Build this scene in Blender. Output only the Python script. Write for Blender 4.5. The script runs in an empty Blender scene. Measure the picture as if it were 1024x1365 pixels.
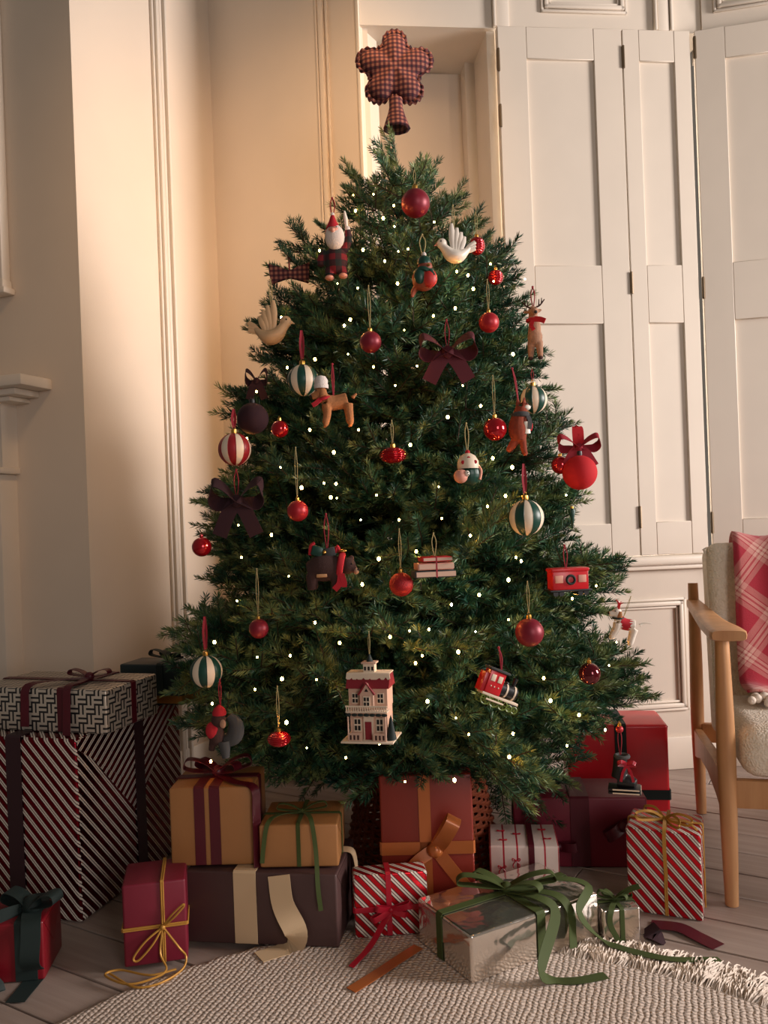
import bpy, bmesh, math, random
from mathutils import Vector, Matrix, Quaternion
V = Vector
PI = math.pi
random.seed(7)
C = bpy.context.scene.collection
SC = bpy.context.scene

# ------------------------------------------------------------------ camera
CAM_H = 0.95
F = 1100.0
CX, CY = 512.0, 695.0
T = 0.037
CR = V((math.cos(T), 0, -math.sin(T)))
CU = V((math.sin(T), 0, math.cos(T)))
CP = V((0, 0, CAM_H))

cam_d = bpy.data.cameras.new('camera')
cam = bpy.data.objects.new('camera', cam_d)
C.objects.link(cam)
cam_d.sensor_fit = 'AUTO'
cam_d.sensor_width = 36.0
cam_d.lens = F / 1365.0 * 36.0
cam_d.shift_y = (CY - 682.5) / 1365.0
cam_d.clip_start = 0.05
m = Matrix((CR, CU, V((0, -1, 0)))).transposed().to_4x4()
m.translation = CP
cam.matrix_world = m
SC.camera = cam

# ------------------------------------------------------------------ world and light
w = bpy.data.worlds.new('world')
SC.world = w
w.use_nodes = True
bg = w.node_tree.nodes['Background']
bg.inputs[0].default_value = (1.0, 0.85, 0.70, 1)
bg.inputs[1].default_value = 0.14


def area_light(name, loc, target, sx, sy, energy, col):
    d = bpy.data.lights.new(name, 'AREA')
    d.shape = 'RECTANGLE'
    d.size, d.size_y = sx, sy
    d.energy = energy
    d.color = col
    o = bpy.data.objects.new(name, d)
    C.objects.link(o)
    o.location = loc
    o.rotation_euler = (V(target) - V(loc)).to_track_quat('-Z', 'Y').to_euler()
    return o


# daylight from the bay's side window, to the right of the picture
area_light('window_daylight', (5.2, 1.05, 1.90), (0.0, 2.45, 1.2), 1.4, 1.8, 385, (1.0, 0.90, 0.85))
# soft fill added behind the camera, to brighten the gift and chair fronts
area_light('front_fill', (1.9, -2.6, 1.7), (0.3, 2.3, 0.9), 1.1, 1.8, 52, (1.0, 0.91, 0.88))
# warm overhead fill, added to tint the left walls orange; narrow spread
warm_fill = area_light('warm_wall_fill', (0.15, 1.6, 3.1), (-0.36, 3.05, 1.9), 0.4, 0.4, 4.5, (1.0, 0.60, 0.30))
warm_fill.data.spread = 1.1

SC.view_settings.view_transform = 'Standard'
SC.view_settings.look = 'None'
SC.view_settings.gamma = 1.0
SC.view_settings.exposure = -0.12
SC.view_settings.use_curve_mapping = False


# ------------------------------------------------------------------ pixel rays (for measuring real positions)
def ray(x, y):
    return V((0, 1, 0)) + CR * ((x - CX) / F) + CU * ((CY - y) / F)


def at(x, y, Z):
    return CP + ray(x, y) * Z


def fl(x, y, z=0.0):
    r = ray(x, y)
    return CP + r * ((z - CAM_H) / r.z)


def zat(x, y, Z):
    return at(x, y, Z).z


# ------------------------------------------------------------------ materials
def lin(c):
    return tuple(((v / 255) / 12.92 if v / 255 <= 0.04045 else ((v / 255 + 0.055) / 1.055) ** 2.4) for v in c[:3]) + (1,)


class NT:
    def __init__(s, name):
        s.m = bpy.data.materials.new(name)
        s.m.use_nodes = True
        s.t = s.m.node_tree
        s.b = s.t.nodes['Principled BSDF']

    def node(s, typ, **kw):
        n = s.t.nodes.new(typ)
        for k, v in kw.items():
            setattr(n, k, v)
        return n

    def put(s, sock, v):
        if isinstance(v, bpy.types.NodeSocket):
            s.t.links.new(v, sock)
        else:
            sock.default_value = v

    def math(s, op, a, b=0.0, c=None):
        n = s.node('ShaderNodeMath', operation=op)
        s.put(n.inputs[0], a)
        s.put(n.inputs[1], b)
        if c is not None:
            s.put(n.inputs[2], c)
        return n.outputs[0]

    def ramp(s, fac, stops, interp='CONSTANT'):
        n = s.node('ShaderNodeValToRGB')
        n.color_ramp.interpolation = interp
        e = n.color_ramp.elements
        while len(e) < len(stops):
            e.new(0.5)
        for i, (p, c) in enumerate(stops):
            e[i].position = p
            e[i].color = c if len(c) == 4 else tuple(c) + (1,)
        s.put(n.inputs[0], fac)
        return n.outputs[0]

    def mix(s, f, a, b, blend='MIX'):
        n = s.node('ShaderNodeMix', data_type='RGBA', blend_type=blend)
        s.put(n.inputs[0], f)
        s.put(n.inputs[6], a)
        s.put(n.inputs[7], b)
        return n.outputs[2]

    def coords(s, kind):
        n = s.node('ShaderNodeTexCoord')
        return n.outputs[kind]

    def sep(s, v):
        n = s.node('ShaderNodeSeparateXYZ')
        s.put(n.inputs[0], v)
        return n.outputs

    def noise(s, vec, scale, detail=3, rough=0.55):
        n = s.node('ShaderNodeTexNoise')
        s.put(n.inputs['Vector'], vec)
        n.inputs['Scale'].default_value = scale
        n.inputs['Detail'].default_value = detail
        n.inputs['Roughness'].default_value = rough
        return n.outputs[0]

    def bump(s, h, strength, dist=0.002):
        n = s.node('ShaderNodeBump')
        n.inputs['Strength'].default_value = strength
        n.inputs['Distance'].default_value = dist
        s.put(n.inputs['Height'], h)
        s.t.links.new(n.outputs[0], s.b.inputs['Normal'])

    def set(s, **kw):
        for k, v in kw.items():
            s.put(s.b.inputs[k.replace('_', ' ')], v)
        return s


def mat(name, c, rough=0.6, metal=0.0, var=0.0, vs=8, bump=0.0, bs=120, bd=0.001, sheen=0.0, c2=None, emit=None, es=0, spec=0.5, coat=0.0):
    n = NT(name)
    col = lin(c)
    n.set(Base_Color=col, Roughness=rough, Metallic=metal)
    n.b.inputs['Specular IOR Level'].default_value = spec
    if var or c2:
        o = n.coords('Object')
        f = n.noise(o, vs)
        a = col
        bcol = lin(c2) if c2 else tuple(v * (1 - var) for v in col[:3]) + (1,)
        n.set(Base_Color=n.ramp(f, [(0.35, a), (0.68, bcol)], 'LINEAR'))
    if bump:
        n.bump(n.noise(n.coords('Object'), bs, 3), bump, bd)
    if sheen:
        n.b.inputs['Sheen Weight'].default_value = sheen
        n.b.inputs['Sheen Roughness'].default_value = 0.4
        n.b.inputs['Sheen Tint'].default_value = tuple(min(1, v * 2.0 + 0.05) for v in col[:3]) + (1,)
    if coat:
        n.b.inputs['Coat Weight'].default_value = coat
    if emit:
        n.b.inputs['Emission Color'].default_value = lin(emit)
        n.b.inputs['Emission Strength'].default_value = es
    return n.m


def stripe_mat(name, period, ang, stops, metal_stops, rough=0.3):
    n = NT(name)
    u = n.sep(n.coords('UV'))
    t = n.math('ADD', n.math('MULTIPLY', u[0], math.cos(ang) / period), n.math('MULTIPLY', u[1], math.sin(ang) / period))
    t = n.math('FRACT', t)
    n.set(Base_Color=n.ramp(t, stops), Metallic=n.ramp(t, metal_stops), Roughness=rough)
    n.bump(n.noise(n.coords('Object'), 14, 2), 0.25, 0.006)
    return n.m


WH, DK, FOIL = lin((226, 214, 202)), lin((30, 26, 28)), lin((205, 28, 42))
one, zero = (1, 1, 1, 1), (0, 0, 0, 1)
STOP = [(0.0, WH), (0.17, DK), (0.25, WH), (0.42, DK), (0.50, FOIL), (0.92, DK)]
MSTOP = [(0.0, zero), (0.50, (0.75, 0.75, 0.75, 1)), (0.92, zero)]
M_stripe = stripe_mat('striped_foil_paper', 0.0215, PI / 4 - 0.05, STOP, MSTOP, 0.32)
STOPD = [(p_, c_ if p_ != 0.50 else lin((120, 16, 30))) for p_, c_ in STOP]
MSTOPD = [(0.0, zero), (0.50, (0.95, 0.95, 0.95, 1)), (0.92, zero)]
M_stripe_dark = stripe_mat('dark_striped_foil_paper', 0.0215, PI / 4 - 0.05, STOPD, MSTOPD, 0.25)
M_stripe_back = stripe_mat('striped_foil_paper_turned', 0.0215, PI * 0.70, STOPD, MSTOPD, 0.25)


def gingham(name, cell, a, b, mid, coord='Object', ax=(0, 2)):
    n = NT(name)
    o = n.sep(n.coords(coord))
    f1 = n.math('GREATER_THAN', n.math('FRACT', n.math('MULTIPLY', o[ax[0]], 1 / cell)), 0.5)
    f2 = n.math('GREATER_THAN', n.math('FRACT', n.math('MULTIPLY', o[ax[1]], 1 / cell)), 0.5)
    s = n.math('MULTIPLY', n.math('ADD', f1, f2), 0.5)
    n.set(Base_Color=n.ramp(s, [(0, lin(a)), (0.4, lin(mid)), (0.8, lin(b))]), Roughness=0.85)
    n.bump(n.noise(n.coords('Object'), 500, 2), 0.3, 0.001)
    return n.m


def weave_mat():
    n = NT('basket_weave_foil_paper')
    u = n.sep(n.coords('UV'))
    a = 0.0235
    cu = n.math('FLOOR', n.math('MULTIPLY', u[0], 1 / a))
    cv = n.math('FLOOR', n.math('MULTIPLY', u[1], 1 / a))
    chk = n.math('MODULO', n.math('ABSOLUTE', n.math('ADD', cu, cv)), 2.0)
    lu = n.math('FRACT', n.math('MULTIPLY', u[0], 2 / a))
    lv = n.math('FRACT', n.math('MULTIPLY', u[1], 2 / a))
    t = n.math('ADD', n.math('MULTIPLY', lu, chk), n.math('MULTIPLY', lv, n.math('SUBTRACT', 1.0, chk)))
    line = n.math('GREATER_THAN', t, 0.42)
    n.set(Base_Color=n.mix(line, lin((26, 28, 32)), lin((214, 204, 190))), Metallic=n.math('MULTIPLY', line, 0.45), Roughness=0.34)
    n.bump(n.noise(n.coords('Object'), 14, 2), 0.2, 0.005)
    return n.m


M_weave = weave_mat()


def line_print():
    n = NT('white_paper_red_lines')
    u = n.sep(n.coords('UV'))
    t = n.math('FRACT', n.math('MULTIPLY', u[0], 1 / 0.0335))
    n.set(Base_Color=n.ramp(t, [(0, lin((226, 208, 200))), (0.44, lin((176, 32, 52))), (0.57, lin((226, 208, 200)))]), Roughness=0.5)
    n.bump(n.noise(n.coords('Object'), 14, 2), 0.25, 0.006)
    return n.m


M_lines = line_print()


def wood(name, c, c2, scale=(1.5, 30, 30), rough=0.45, coord='Object', bump=0.1):
    n = NT(name)
    mp = n.node('ShaderNodeMapping')
    mp.inputs['Scale'].default_value = scale
    n.put(mp.inputs['Vector'], n.coords(coord))
    oi = n.node('ShaderNodeObjectInfo')
    add = n.node('ShaderNodeVectorMath', operation='ADD')
    n.put(add.inputs[0], mp.outputs[0])
    n.put(add.inputs[1], oi.outputs['Location'])
    f = n.noise(add.outputs[0], 1.0, 5, 0.6)
    n.set(Base_Color=n.ramp(f, [(0.3, lin(c)), (0.7, lin(c2))], 'LINEAR'), Roughness=rough)
    n.bump(f, bump, 0.002)
    return n.m


M_wall = mat('cream_painted_plaster', (226, 210, 192), 0.7, var=0.05, vs=2.5, bump=0.06, bs=40)
M_paint = mat('cream_gloss_paint', (225, 213, 198), 0.42, var=0.04, vs=5, bump=0.05, bs=30)
M_white = mat('white_gloss_paint', (232, 220, 204), 0.38)
M_sub = mat('dark_subfloor', (48, 42, 40), 0.9)
M_board = wood('limewashed_floor_board', (172, 156, 146), (142, 124, 114), (1.2, 26, 8), 0.5)
M_oak = wood('oak', (208, 158, 110), (178, 126, 82), (18, 18, 2.0), 0.42)
M_gold = mat('gold_metal', (214, 164, 84), 0.28, 1.0)
M_goldstr = mat('gold_cord', (190, 140, 62), 0.45, 0.3)
M_cord = mat('pale_string', (176, 160, 112), 0.8)
M_redcord = mat('red_ribbon_string', (150, 26, 44), 0.7)
M_brass = mat('aged_hinge_metal', (120, 104, 84), 0.45, 0.8)
M_black = mat('black', (22, 22, 24), 0.4)
M_cream = mat('cream_paint', (226, 206, 182), 0.45)
M_dgreen = mat('dark_green_gloss', (18, 62, 50), 0.35)
M_sgreen = mat('matte_green_stripe', (16, 64, 52), 0.38)
M_scream = mat('matte_cream_stripe', (232, 214, 190), 0.42)
M_sred = mat('matte_red_stripe', (150, 28, 36), 0.42)
M_burg = mat('matte_burgundy_glass', (128, 26, 44), 0.42, 0.25)
M_redm = mat('matte_red_glass', (170, 30, 40), 0.40, 0.25)
M_redg = mat('glossy_red_glass', (176, 14, 30), 0.10, 0.55, coat=0.5)
M_burgg = mat('glossy_burgundy_glass', (96, 10, 26), 0.08, 0.55, coat=0.5)
M_glit = mat('red_glitter', (186, 34, 38), 0.4, 0.4, var=0.5, vs=400, bump=0.6, bs=500, bd=0.002)
M_velred = mat('red_velvet', (186, 18, 28), 0.85, sheen=0.2, bump=0.15, bs=600)
M_velburg = mat('burgundy_velvet', (76, 8, 24), 0.85, sheen=0.2, bump=0.15, bs=600)
M_velcrim = mat('crimson_velvet', (140, 14, 34), 0.8, sheen=0.5, bump=0.15, bs=600)
M_velplum = mat('dark_plum_velvet', (44, 14, 24), 0.9, sheen=0.1)
M_velgreen = mat('green_velvet', (58, 72, 24), 0.75, sheen=0.35, bump=0.12, bs=500)
M_velgreen2 = mat('dark_green_ribbon', (14, 32, 30), 0.7, sheen=0.3)
M_satburg = mat('burgundy_ribbon', (86, 14, 32), 0.42, var=0.2)
M_satdark = mat('dark_plum_satin_ribbon', (52, 26, 34), 0.45)
M_satgold = mat('bronze_satin_ribbon', (176, 100, 52), 0.30, 0.15)
M_satred = mat('red_satin_ribbon', (170, 20, 44), 0.35)
M_satcream = mat('cream_satin_ribbon', (206, 178, 142), 0.45)
M_kraft = mat('gold_kraft_paper', (176, 124, 76), 0.42, 0.10, var=0.06, bump=0.2, bs=16, bd=0.006)
M_maroon = mat('maroon_paper', (118, 22, 44), 0.5, var=0.1, bump=0.25, bs=14, bd=0.006)
M_plum = mat('dark_brown_paper', (72, 48, 46), 0.55, bump=0.25, bs=14, bd=0.006)
M_red = mat('red_paper', (222, 36, 48), 0.32, bump=0.2, bs=9, bd=0.006)
M_redd = mat('deep_red_paper', (120, 18, 30), 0.35, bump=0.2, bs=12, bd=0.006)
M_rust = mat('rust_red_paper', (128, 42, 30), 0.4, bump=0.2, bs=10, bd=0.006)
M_green_paper = mat('dark_green_paper', (24, 40, 44), 0.35, bump=0.2, bs=12, bd=0.006)
M_silver = mat('silver_foil', (228, 220, 210), 0.13, 0.92, bump=0.55, bs=9, bd=0.012)
M_wicker = mat('reddish_wicker', (150, 74, 46), 0.55, var=0.3, vs=60)
M_pink = mat('skin_pink_paint', (216, 150, 130), 0.5)
M_whitew = mat('white_wool', (224, 212, 204), 0.95, bump=0.7, bs=500, bd=0.003)
M_felt = mat('ginger_felt', (176, 116, 72), 0.95, var=0.25, vs=200, bump=0.5, bs=500, bd=0.002, sheen=0.3)
M_tan = mat('tan_felt', (176, 134, 108), 0.95, var=0.2, vs=150, bump=0.5, bs=500, bd=0.002, sheen=0.3)
M_brown = mat('dark_brown_felt', (62, 38, 34), 0.95, bump=0.5, bs=400, bd=0.002)
M_fox = mat('russet_felt', (138, 58, 34), 0.9, var=0.25, vs=150, bump=0.4, bs=500)
M_grey = mat('grey_felt', (66, 66, 66), 0.95, bump=0.4, bs=500)
M_redfelt = mat('red_felt', (178, 28, 40), 0.9, bump=0.4, bs=500)
M_dove = mat('white_ceramic', (232, 222, 208), 0.4)
M_dovetan = mat('buff_ceramic', (206, 172, 132), 0.5)
M_house = mat('pink_beige_paint', (206, 168, 146), 0.6)
M_roof = mat('dark_red_roof', (134, 26, 38), 0.5)
M_engred = mat('bright_red_enamel', (196, 24, 34), 0.3)
M_wheel = mat('olive_green_enamel', (104, 122, 52), 0.4)
M_robin = mat('robin_red', (186, 44, 40), 0.5)
M_robinb = mat('robin_brown', (138, 66, 46), 0.6)
M_plaidd = gingham('dark_plaid_cloth', 0.030, (24, 34, 32), (120, 22, 34), (54, 22, 28))
M_ging = gingham('gingham_cloth', 0.0125, (150, 98, 82), (48, 22, 34), (94, 44, 48))
M_bark = mat('bark', (70, 52, 40), 0.9, var=0.3, vs=30, bump=0.8, bs=60, bd=0.006)
M_bulb = mat('warm_bulb', (255, 224, 170), 0.4, emit=(255, 176, 88), es=110)
M_cable = mat('green_cable', (20, 44, 30), 0.6)
M_glass = mat('mirror_glass', (186, 120, 78), 0.04, 1.0)
M_sky = mat('window_daylight_pane', (255, 250, 244), 0.3, emit=(255, 246, 236), es=3.0)


def needle_mat():
    n = NT('fir_needles')
    o = n.coords('Object')
    oi = n.node('ShaderNodeObjectInfo')
    f = n.noise(o, 16, 2)
    c = n.ramp(f, [(0.30, lin((24, 64, 54))), (0.48, lin((54, 96, 66))), (0.72, lin((148, 156, 92)))], 'LINEAR')
    tone = n.math('ADD', n.math('MULTIPLY', oi.outputs['Random'], 0.5), 0.75)
    hsv = n.node('ShaderNodeHueSaturation')
    n.put(hsv.inputs['Color'], c)
    n.put(hsv.inputs['Value'], tone)
    n.set(Base_Color=hsv.outputs[0], Roughness=0.42)
    n.b.inputs['Specular IOR Level'].default_value = 0.45
    return n.m


M_needle = needle_mat()


def rug_mat():
    n = NT('woven_wool_rug')
    mp = n.node('ShaderNodeMapping')
    mp.inputs['Rotation'].default_value = (0, 0, 0.35)
    n.put(mp.inputs['Vector'], n.coords('Object'))
    wob = n.node('ShaderNodeTexNoise')
    wob.inputs['Scale'].default_value = 45
    n.put(wob.inputs['Vector'], mp.outputs[0])
    mx = n.node('ShaderNodeVectorMath', operation='MULTIPLY_ADD')
    n.put(mx.inputs[0], wob.outputs['Color'])
    mx.inputs[1].default_value = (0.012, 0.012, 0.0)
    n.put(mx.inputs[2], mp.outputs[0])
    s = n.sep(mx.outputs[0])
    col = n.math('FLOOR', n.math('MULTIPLY', s[0], 1 / 0.012))
    off = n.math('MULTIPLY', n.math('MODULO', n.math('ABSOLUTE', col), 2.0), 0.5)
    a = n.math('SINE', n.math('MULTIPLY', s[0], PI / 0.012))
    b = n.math('SINE', n.math('MULTIPLY', n.math('ADD', n.math('MULTIPLY', s[1], 1 / 0.010), off), PI))
    h = n.math('MULTIPLY', n.math('MULTIPLY', n.math('ABSOLUTE', a), n.math('ABSOLUTE', b)), 1.6)
    nz = n.noise(n.coords('Object'), 160, 3)
    nz2 = n.noise(n.coords('Object'), 5, 2)
    hh = n.math('ADD', h, n.math('MULTIPLY', nz, 1.2))
    c = n.ramp(n.math('MULTIPLY', h, 0.5), [(0.05, lin((192, 177, 164))), (0.6, lin((216, 202, 190)))], 'LINEAR')
    n.set(Base_Color=n.mix(n.math('MULTIPLY', nz2, 0.25), c, lin((190, 160, 140))), Roughness=0.95)
    n.bump(hh, 0.6, 0.0035)
    return n.m


M_rug = rug_mat()
M_fringe = mat('cream_wool_fringe', (236, 222, 208), 0.95, var=0.12, vs=60)


def boucle():
    n = NT('cream_boucle_fabric')
    v = n.node('ShaderNodeTexVoronoi')
    n.put(v.inputs['Vector'], n.coords('Object'))
    v.inputs['Scale'].default_value = 190
    nz = n.noise(n.coords('Object'), 70, 3)
    n.set(Base_Color=n.ramp(nz, [(0.3, lin((228, 212, 190))), (0.7, lin((240, 228, 210)))], 'LINEAR'), Roughness=0.95)
    n.bump(n.math('ADD', n.math('MULTIPLY', v.outputs[0], -1.0), nz), 0.6, 0.004)
    n.b.inputs['Sheen Weight'].default_value = 0.2
    return n.m


M_boucle = boucle()


def plaid():
    n = NT('red_plaid_wool')
    u = n.sep(n.coords('UV'))
    p = 0.135

    def band(c):
        t = n.math('FRACT', n.math('MULTIPLY', c, 1 / p))
        return n.ramp(t, [(0, zero), (0.55, (.55, .55, .55, 1)), (0.68, zero), (0.70, (1, 1, 1, 1)), (0.76, (.2, .2, .2, 1)), (0.80, (1, 1, 1, 1)), (0.86, zero), (0.88, (.55, .55, .55, 1)), (0.98, zero)])
    ca = n.math('ADD', n.math('MULTIPLY', u[0], 0.80), n.math('MULTIPLY', u[1], 0.6))
    cb = n.math('SUBTRACT', n.math('MULTIPLY', u[1], 0.80), n.math('MULTIPLY', u[0], 0.6))
    f = n.math('MULTIPLY', n.math('ADD', band(ca), band(cb)), 0.42)
    nz = n.noise(n.coords('Object'), 260, 3)
    base = n.mix(n.math('MULTIPLY', nz, 0.5), lin((178, 40, 58)), lin((150, 44, 60)))
    n.set(Base_Color=n.mix(f, base, lin((234, 196, 180))), Roughness=0.95)
    n.bump(nz, 0.4, 0.002)
    n.b.inputs['Sheen Weight'].default_value = 0.14
    return n.m


M_plaid = plaid()


# ------------------------------------------------------------------ mesh building
def crom(pts, per=6, closed=False):
    pts = [V(p) for p in pts]
    if len(pts) < 3:
        return pts
    out = []
    n = len(pts)
    rng = range(n if closed else n - 1)
    for i in rng:
        if closed:
            p0, p1, p2, p3 = pts[i - 1], pts[i], pts[(i + 1) % n], pts[(i + 2) % n]
        else:
            p1, p2 = pts[i], pts[i + 1]
            p0 = pts[i - 1] if i else p1 * 2 - p2
            p3 = pts[i + 2] if i + 2 < n else p2 * 2 - p1
        for k in range(per):
            t = k / per
            out.append(0.5 * ((2 * p1) + (p2 - p0) * t + (2 * p0 - 5 * p1 + 4 * p2 - p3) * t * t + (3 * p1 - p0 - 3 * p2 + p3) * t ** 3))
    if not closed:
        out.append(pts[-1])
    return out


class B:
    def __init__(s):
        s.bm = bmesh.new()
        s.mi = 0

    def _mark(s, n):
        s.bm.faces.ensure_lookup_table()
        for i in range(n, len(s.bm.faces)):
            s.bm.faces[i].material_index = s.mi

    def sphere(s, c, r, sc=(1, 1, 1), rot=None, u=16, v=10):
        n = len(s.bm.faces)
        M = Matrix.Translation(c) @ (rot.to_matrix().to_4x4() if rot else Matrix()) @ Matrix.Diagonal((sc[0], sc[1], sc[2], 1))
        bmesh.ops.create_uvsphere(s.bm, u_segments=u, v_segments=v, radius=r, matrix=M)
        s._mark(n)
        return s

    def box(s, c, size, rot=None, bev=0.0, seg=2):
        n = len(s.bm.faces)
        M = Matrix.Translation(c) @ (rot.to_matrix().to_4x4() if rot else Matrix()) @ Matrix.Diagonal((size[0], size[1], size[2], 1))
        r = bmesh.ops.create_cube(s.bm, size=1.0, matrix=M)
        if bev:
            es = list({e for v in r['verts'] for e in v.link_edges})
            bmesh.ops.bevel(s.bm, geom=es, offset=bev, segments=seg, affect='EDGES', profile=0.5)
        s._mark(0 if n == 0 else n) if not bev else None
        if bev:
            for f in s.bm.faces:
                if f.index >= n or f.index < 0:
                    f.material_index = s.mi
        return s

    def tube(s, pts, rad, n=8, per=0, flat=1.0, up=None, caps=True):
        if per:
            k = len(pts)
            if not isinstance(rad, (int, float)):
                rr = crom([V((r, 0, 0)) for r in rad], per)
                rad = [q.x for q in rr]
            pts = crom(pts, per)
        pts = [V(p) for p in pts]
        if isinstance(rad, (int, float)):
            rad = [rad] * len(pts)
        n0 = len(s.bm.faces)
        t0 = (pts[1] - pts[0]).normalized()
        nrm = V(up) if up else (V((0, 0, 1)) if abs(t0.z) < 0.9 else V((0, 1, 0)))
        rings = []
        for i, p in enumerate(pts):
            if i == 0:
                t = t0
            elif i == len(pts) - 1:
                t = (pts[i] - pts[i - 1]).normalized()
            else:
                t = (pts[i + 1] - pts[i - 1]).normalized()
            nrm = (nrm - t * nrm.dot(t))
            nrm = nrm.normalized() if nrm.length > 1e-6 else t.orthogonal().normalized()
            bi = t.cross(nrm)
            rings.append([s.bm.verts.new(p + (nrm * math.cos(a) * flat + bi * math.sin(a)) * rad[i]) for a in [2 * PI * k / n for k in range(n)]])
        for a, b in zip(rings, rings[1:]):
            for k in range(n):
                s.bm.faces.new((a[k], a[(k + 1) % n], b[(k + 1) % n], b[k]))
        if caps:
            s.bm.faces.new(list(reversed(rings[0])))
            s.bm.faces.new(rings[-1])
        s._mark(n0)
        return s

    def lathe(s, prof, n=32, c=(0, 0, 0), sector=None, mod=None):
        c = V(c)
        n0 = len(s.bm.faces)
        rings = []
        for (r, z) in prof:
            if r < 1e-7:
                rings.append([s.bm.verts.new(c + V((0, 0, z)))])
            else:
                rings.append([s.bm.verts.new(c + V((r * (mod(a) if mod else 1) * math.sin(a), -r * (mod(a) if mod else 1) * math.cos(a), z))) for a in [2 * PI * k / n for k in range(n)]])
        for a, b in zip(rings, rings[1:]):
            for k in range(n):
                k2 = (k + 1) % n
                if len(a) == 1 and len(b) == 1:
                    continue
                if len(a) == 1:
                    f = s.bm.faces.new((a[0], b[k2], b[k]))
                elif len(b) == 1:
                    f = s.bm.faces.new((a[k], a[k2], b[0]))
                else:
                    f = s.bm.faces.new((a[k], a[k2], b[k2], b[k]))
                f.material_index = sector(k) if sector else s.mi
        return s

    def rib(s, pts, wd, w, th=0.0012, per=6, closed=False, taper=None):
        """flat ribbon of width w; wd: one width direction or one per control point"""
        n0 = len(s.bm.faces)
        if isinstance(wd, (list, tuple)) and not isinstance(wd[0], (int, float)):
            wds = crom([V(q) for q in wd], per, closed) if per else [V(q) for q in wd]
        else:
            wds = None
        P = crom(pts, per, closed) if per else [V(p) for p in pts]
        rings = []
        m = len(P)
        for i, p in enumerate(P):
            if closed:
                t = (P[(i + 1) % m] - P[i - 1]).normalized()
            else:
                t = (P[min(i + 1, m - 1)] - P[max(i - 1, 0)]).normalized()
            W = wds[i] if wds else V(wd)
            W = W - t * W.dot(t)
            W = W.normalized() if W.length > 1e-6 else t.orthogonal().normalized()
            N = t.cross(W)
            ww = w * (taper(i / max(1, m - 1)) if taper else 1)
            rings.append([s.bm.verts.new(p + W * a * ww / 2 + N * b * th / 2) for a, b in ((1, 1), (-1, 1), (-1, -1), (1, -1))])
        pairs = list(zip(rings, rings[1:]))
        if closed:
            pairs.append((rings[-1], rings[0]))
        for a, b in pairs:
            for k in range(4):
                s.bm.faces.new((a[k], a[(k + 1) % 4], b[(k + 1) % 4], b[k]))
        if not closed:
            s.bm.faces.new(list(reversed(rings[0])))
            s.bm.faces.new(rings[-1])
        s._mark(n0)
        return s

    def prism(s, pts, y0, y1, ax='y'):
        """extrude an x,z outline from y0 to y1"""
        n0 = len(s.bm.faces)
        mk = (lambda p, y: V((p[0], y, p[1]))) if ax == 'y' else ((lambda p, y: V((p[0], p[1], y))) if ax == 'z' else (lambda p, y: V((y, p[0], p[1]))))
        a = [s.bm.verts.new(mk(p, y0)) for p in pts]
        b = [s.bm.verts.new(mk(p, y1)) for p in pts]
        k = len(pts)
        s.bm.faces.new(a)
        s.bm.faces.new(list(reversed(b)))
        for i in range(k):
            s.bm.faces.new((a[i], b[i], b[(i + 1) % k], a[(i + 1) % k]))
        s._mark(n0)
        return s

    def done(s, name, mats, parent=None, S=1.0, ang=0.7, boxuv=None, loc=None):
        if S != 1.0:
            bmesh.ops.scale(s.bm, vec=(S, S, S), verts=s.bm.verts)
        bmesh.ops.recalc_face_normals(s.bm, faces=s.bm.faces)
        if boxuv:
            uv = s.bm.loops.layers.uv.new('UVMap')
            W, D, H = boxuv
            for f in s.bm.faces:
                nx, ny, nz = f.normal
                for l in f.loops:
                    x, y, z = l.vert.co
                    if abs(nz) >= max(abs(nx), abs(ny)):
                        q = (x, H + y + D / 2) if nz > 0 else (x, -y)
                    elif abs(ny) >= abs(nx):
                        q = (x, z) if ny < 0 else (-x, z)
                    else:
                        q = (W / 2 + y + D / 2, z) if nx > 0 else (-W / 2 - y - D / 2, z)
                    l[uv].uv = q
        me = bpy.data.meshes.new(name)
        s.bm.to_mesh(me)
        s.bm.free()
        for p in me.polygons:
            p.use_smooth = True
        me.set_sharp_from_angle(angle=ang)
        for mm in (mats if isinstance(mats, (list, tuple)) else [mats]):
            me.materials.append(mm)
        o = bpy.data.objects.new(name, me)
        C.objects.link(o)
        if parent:
            o.parent = parent
        if loc:
            o.location = loc
        return o


def tag(o, label=None, cat=None, group=None, kind=None):
    if label:
        o['label'] = label
    if cat:
        o['category'] = cat
    if group:
        o['group'] = group
    if kind:
        o['kind'] = kind
    return o


def thing(name, label, cat, loc=(0, 0, 0), rz=0.0, group=None):
    o = bpy.data.objects.new(name, None)
    o.empty_display_size = 0.05
    C.objects.link(o)
    o.location = loc
    o.rotation_euler = (0, 0, rz)
    return tag(o, label, cat, group)


def struct(o):
    o['kind'] = 'structure'
    return o


def fuse(o, voxel, smooth=3):
    r = o.modifiers.new('fuse', 'REMESH')
    r.mode = 'VOXEL'
    r.voxel_size = voxel
    r.use_smooth_shade = True
    if smooth:
        q = o.modifiers.new('soft', 'SMOOTH')
        q.factor = 0.5
        q.iterations = smooth
    return o


# ------------------------------------------------------------------ the room
def wall_frame(P0, P1):
    """matrix with x along P0->P1, y away from the camera, z up"""
    d = V((P1[0] - P0[0], P1[1] - P0[1], 0))
    L = d.length
    return V((P0[0], P0[1], 0)), math.atan2(d.y, d.x), L


def placed(o, P, rz):
    o.location = P
    o.rotation_euler = (0, 0, rz)
    return o


W_A = (-0.967, 2.70)
W_B = (-0.626, 3.294)
W_C = (-0.02, 2.93)
W_D = (1.203, 3.058)
ZT = 3.35
SILL = 0.79
HEAD = 2.715

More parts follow.
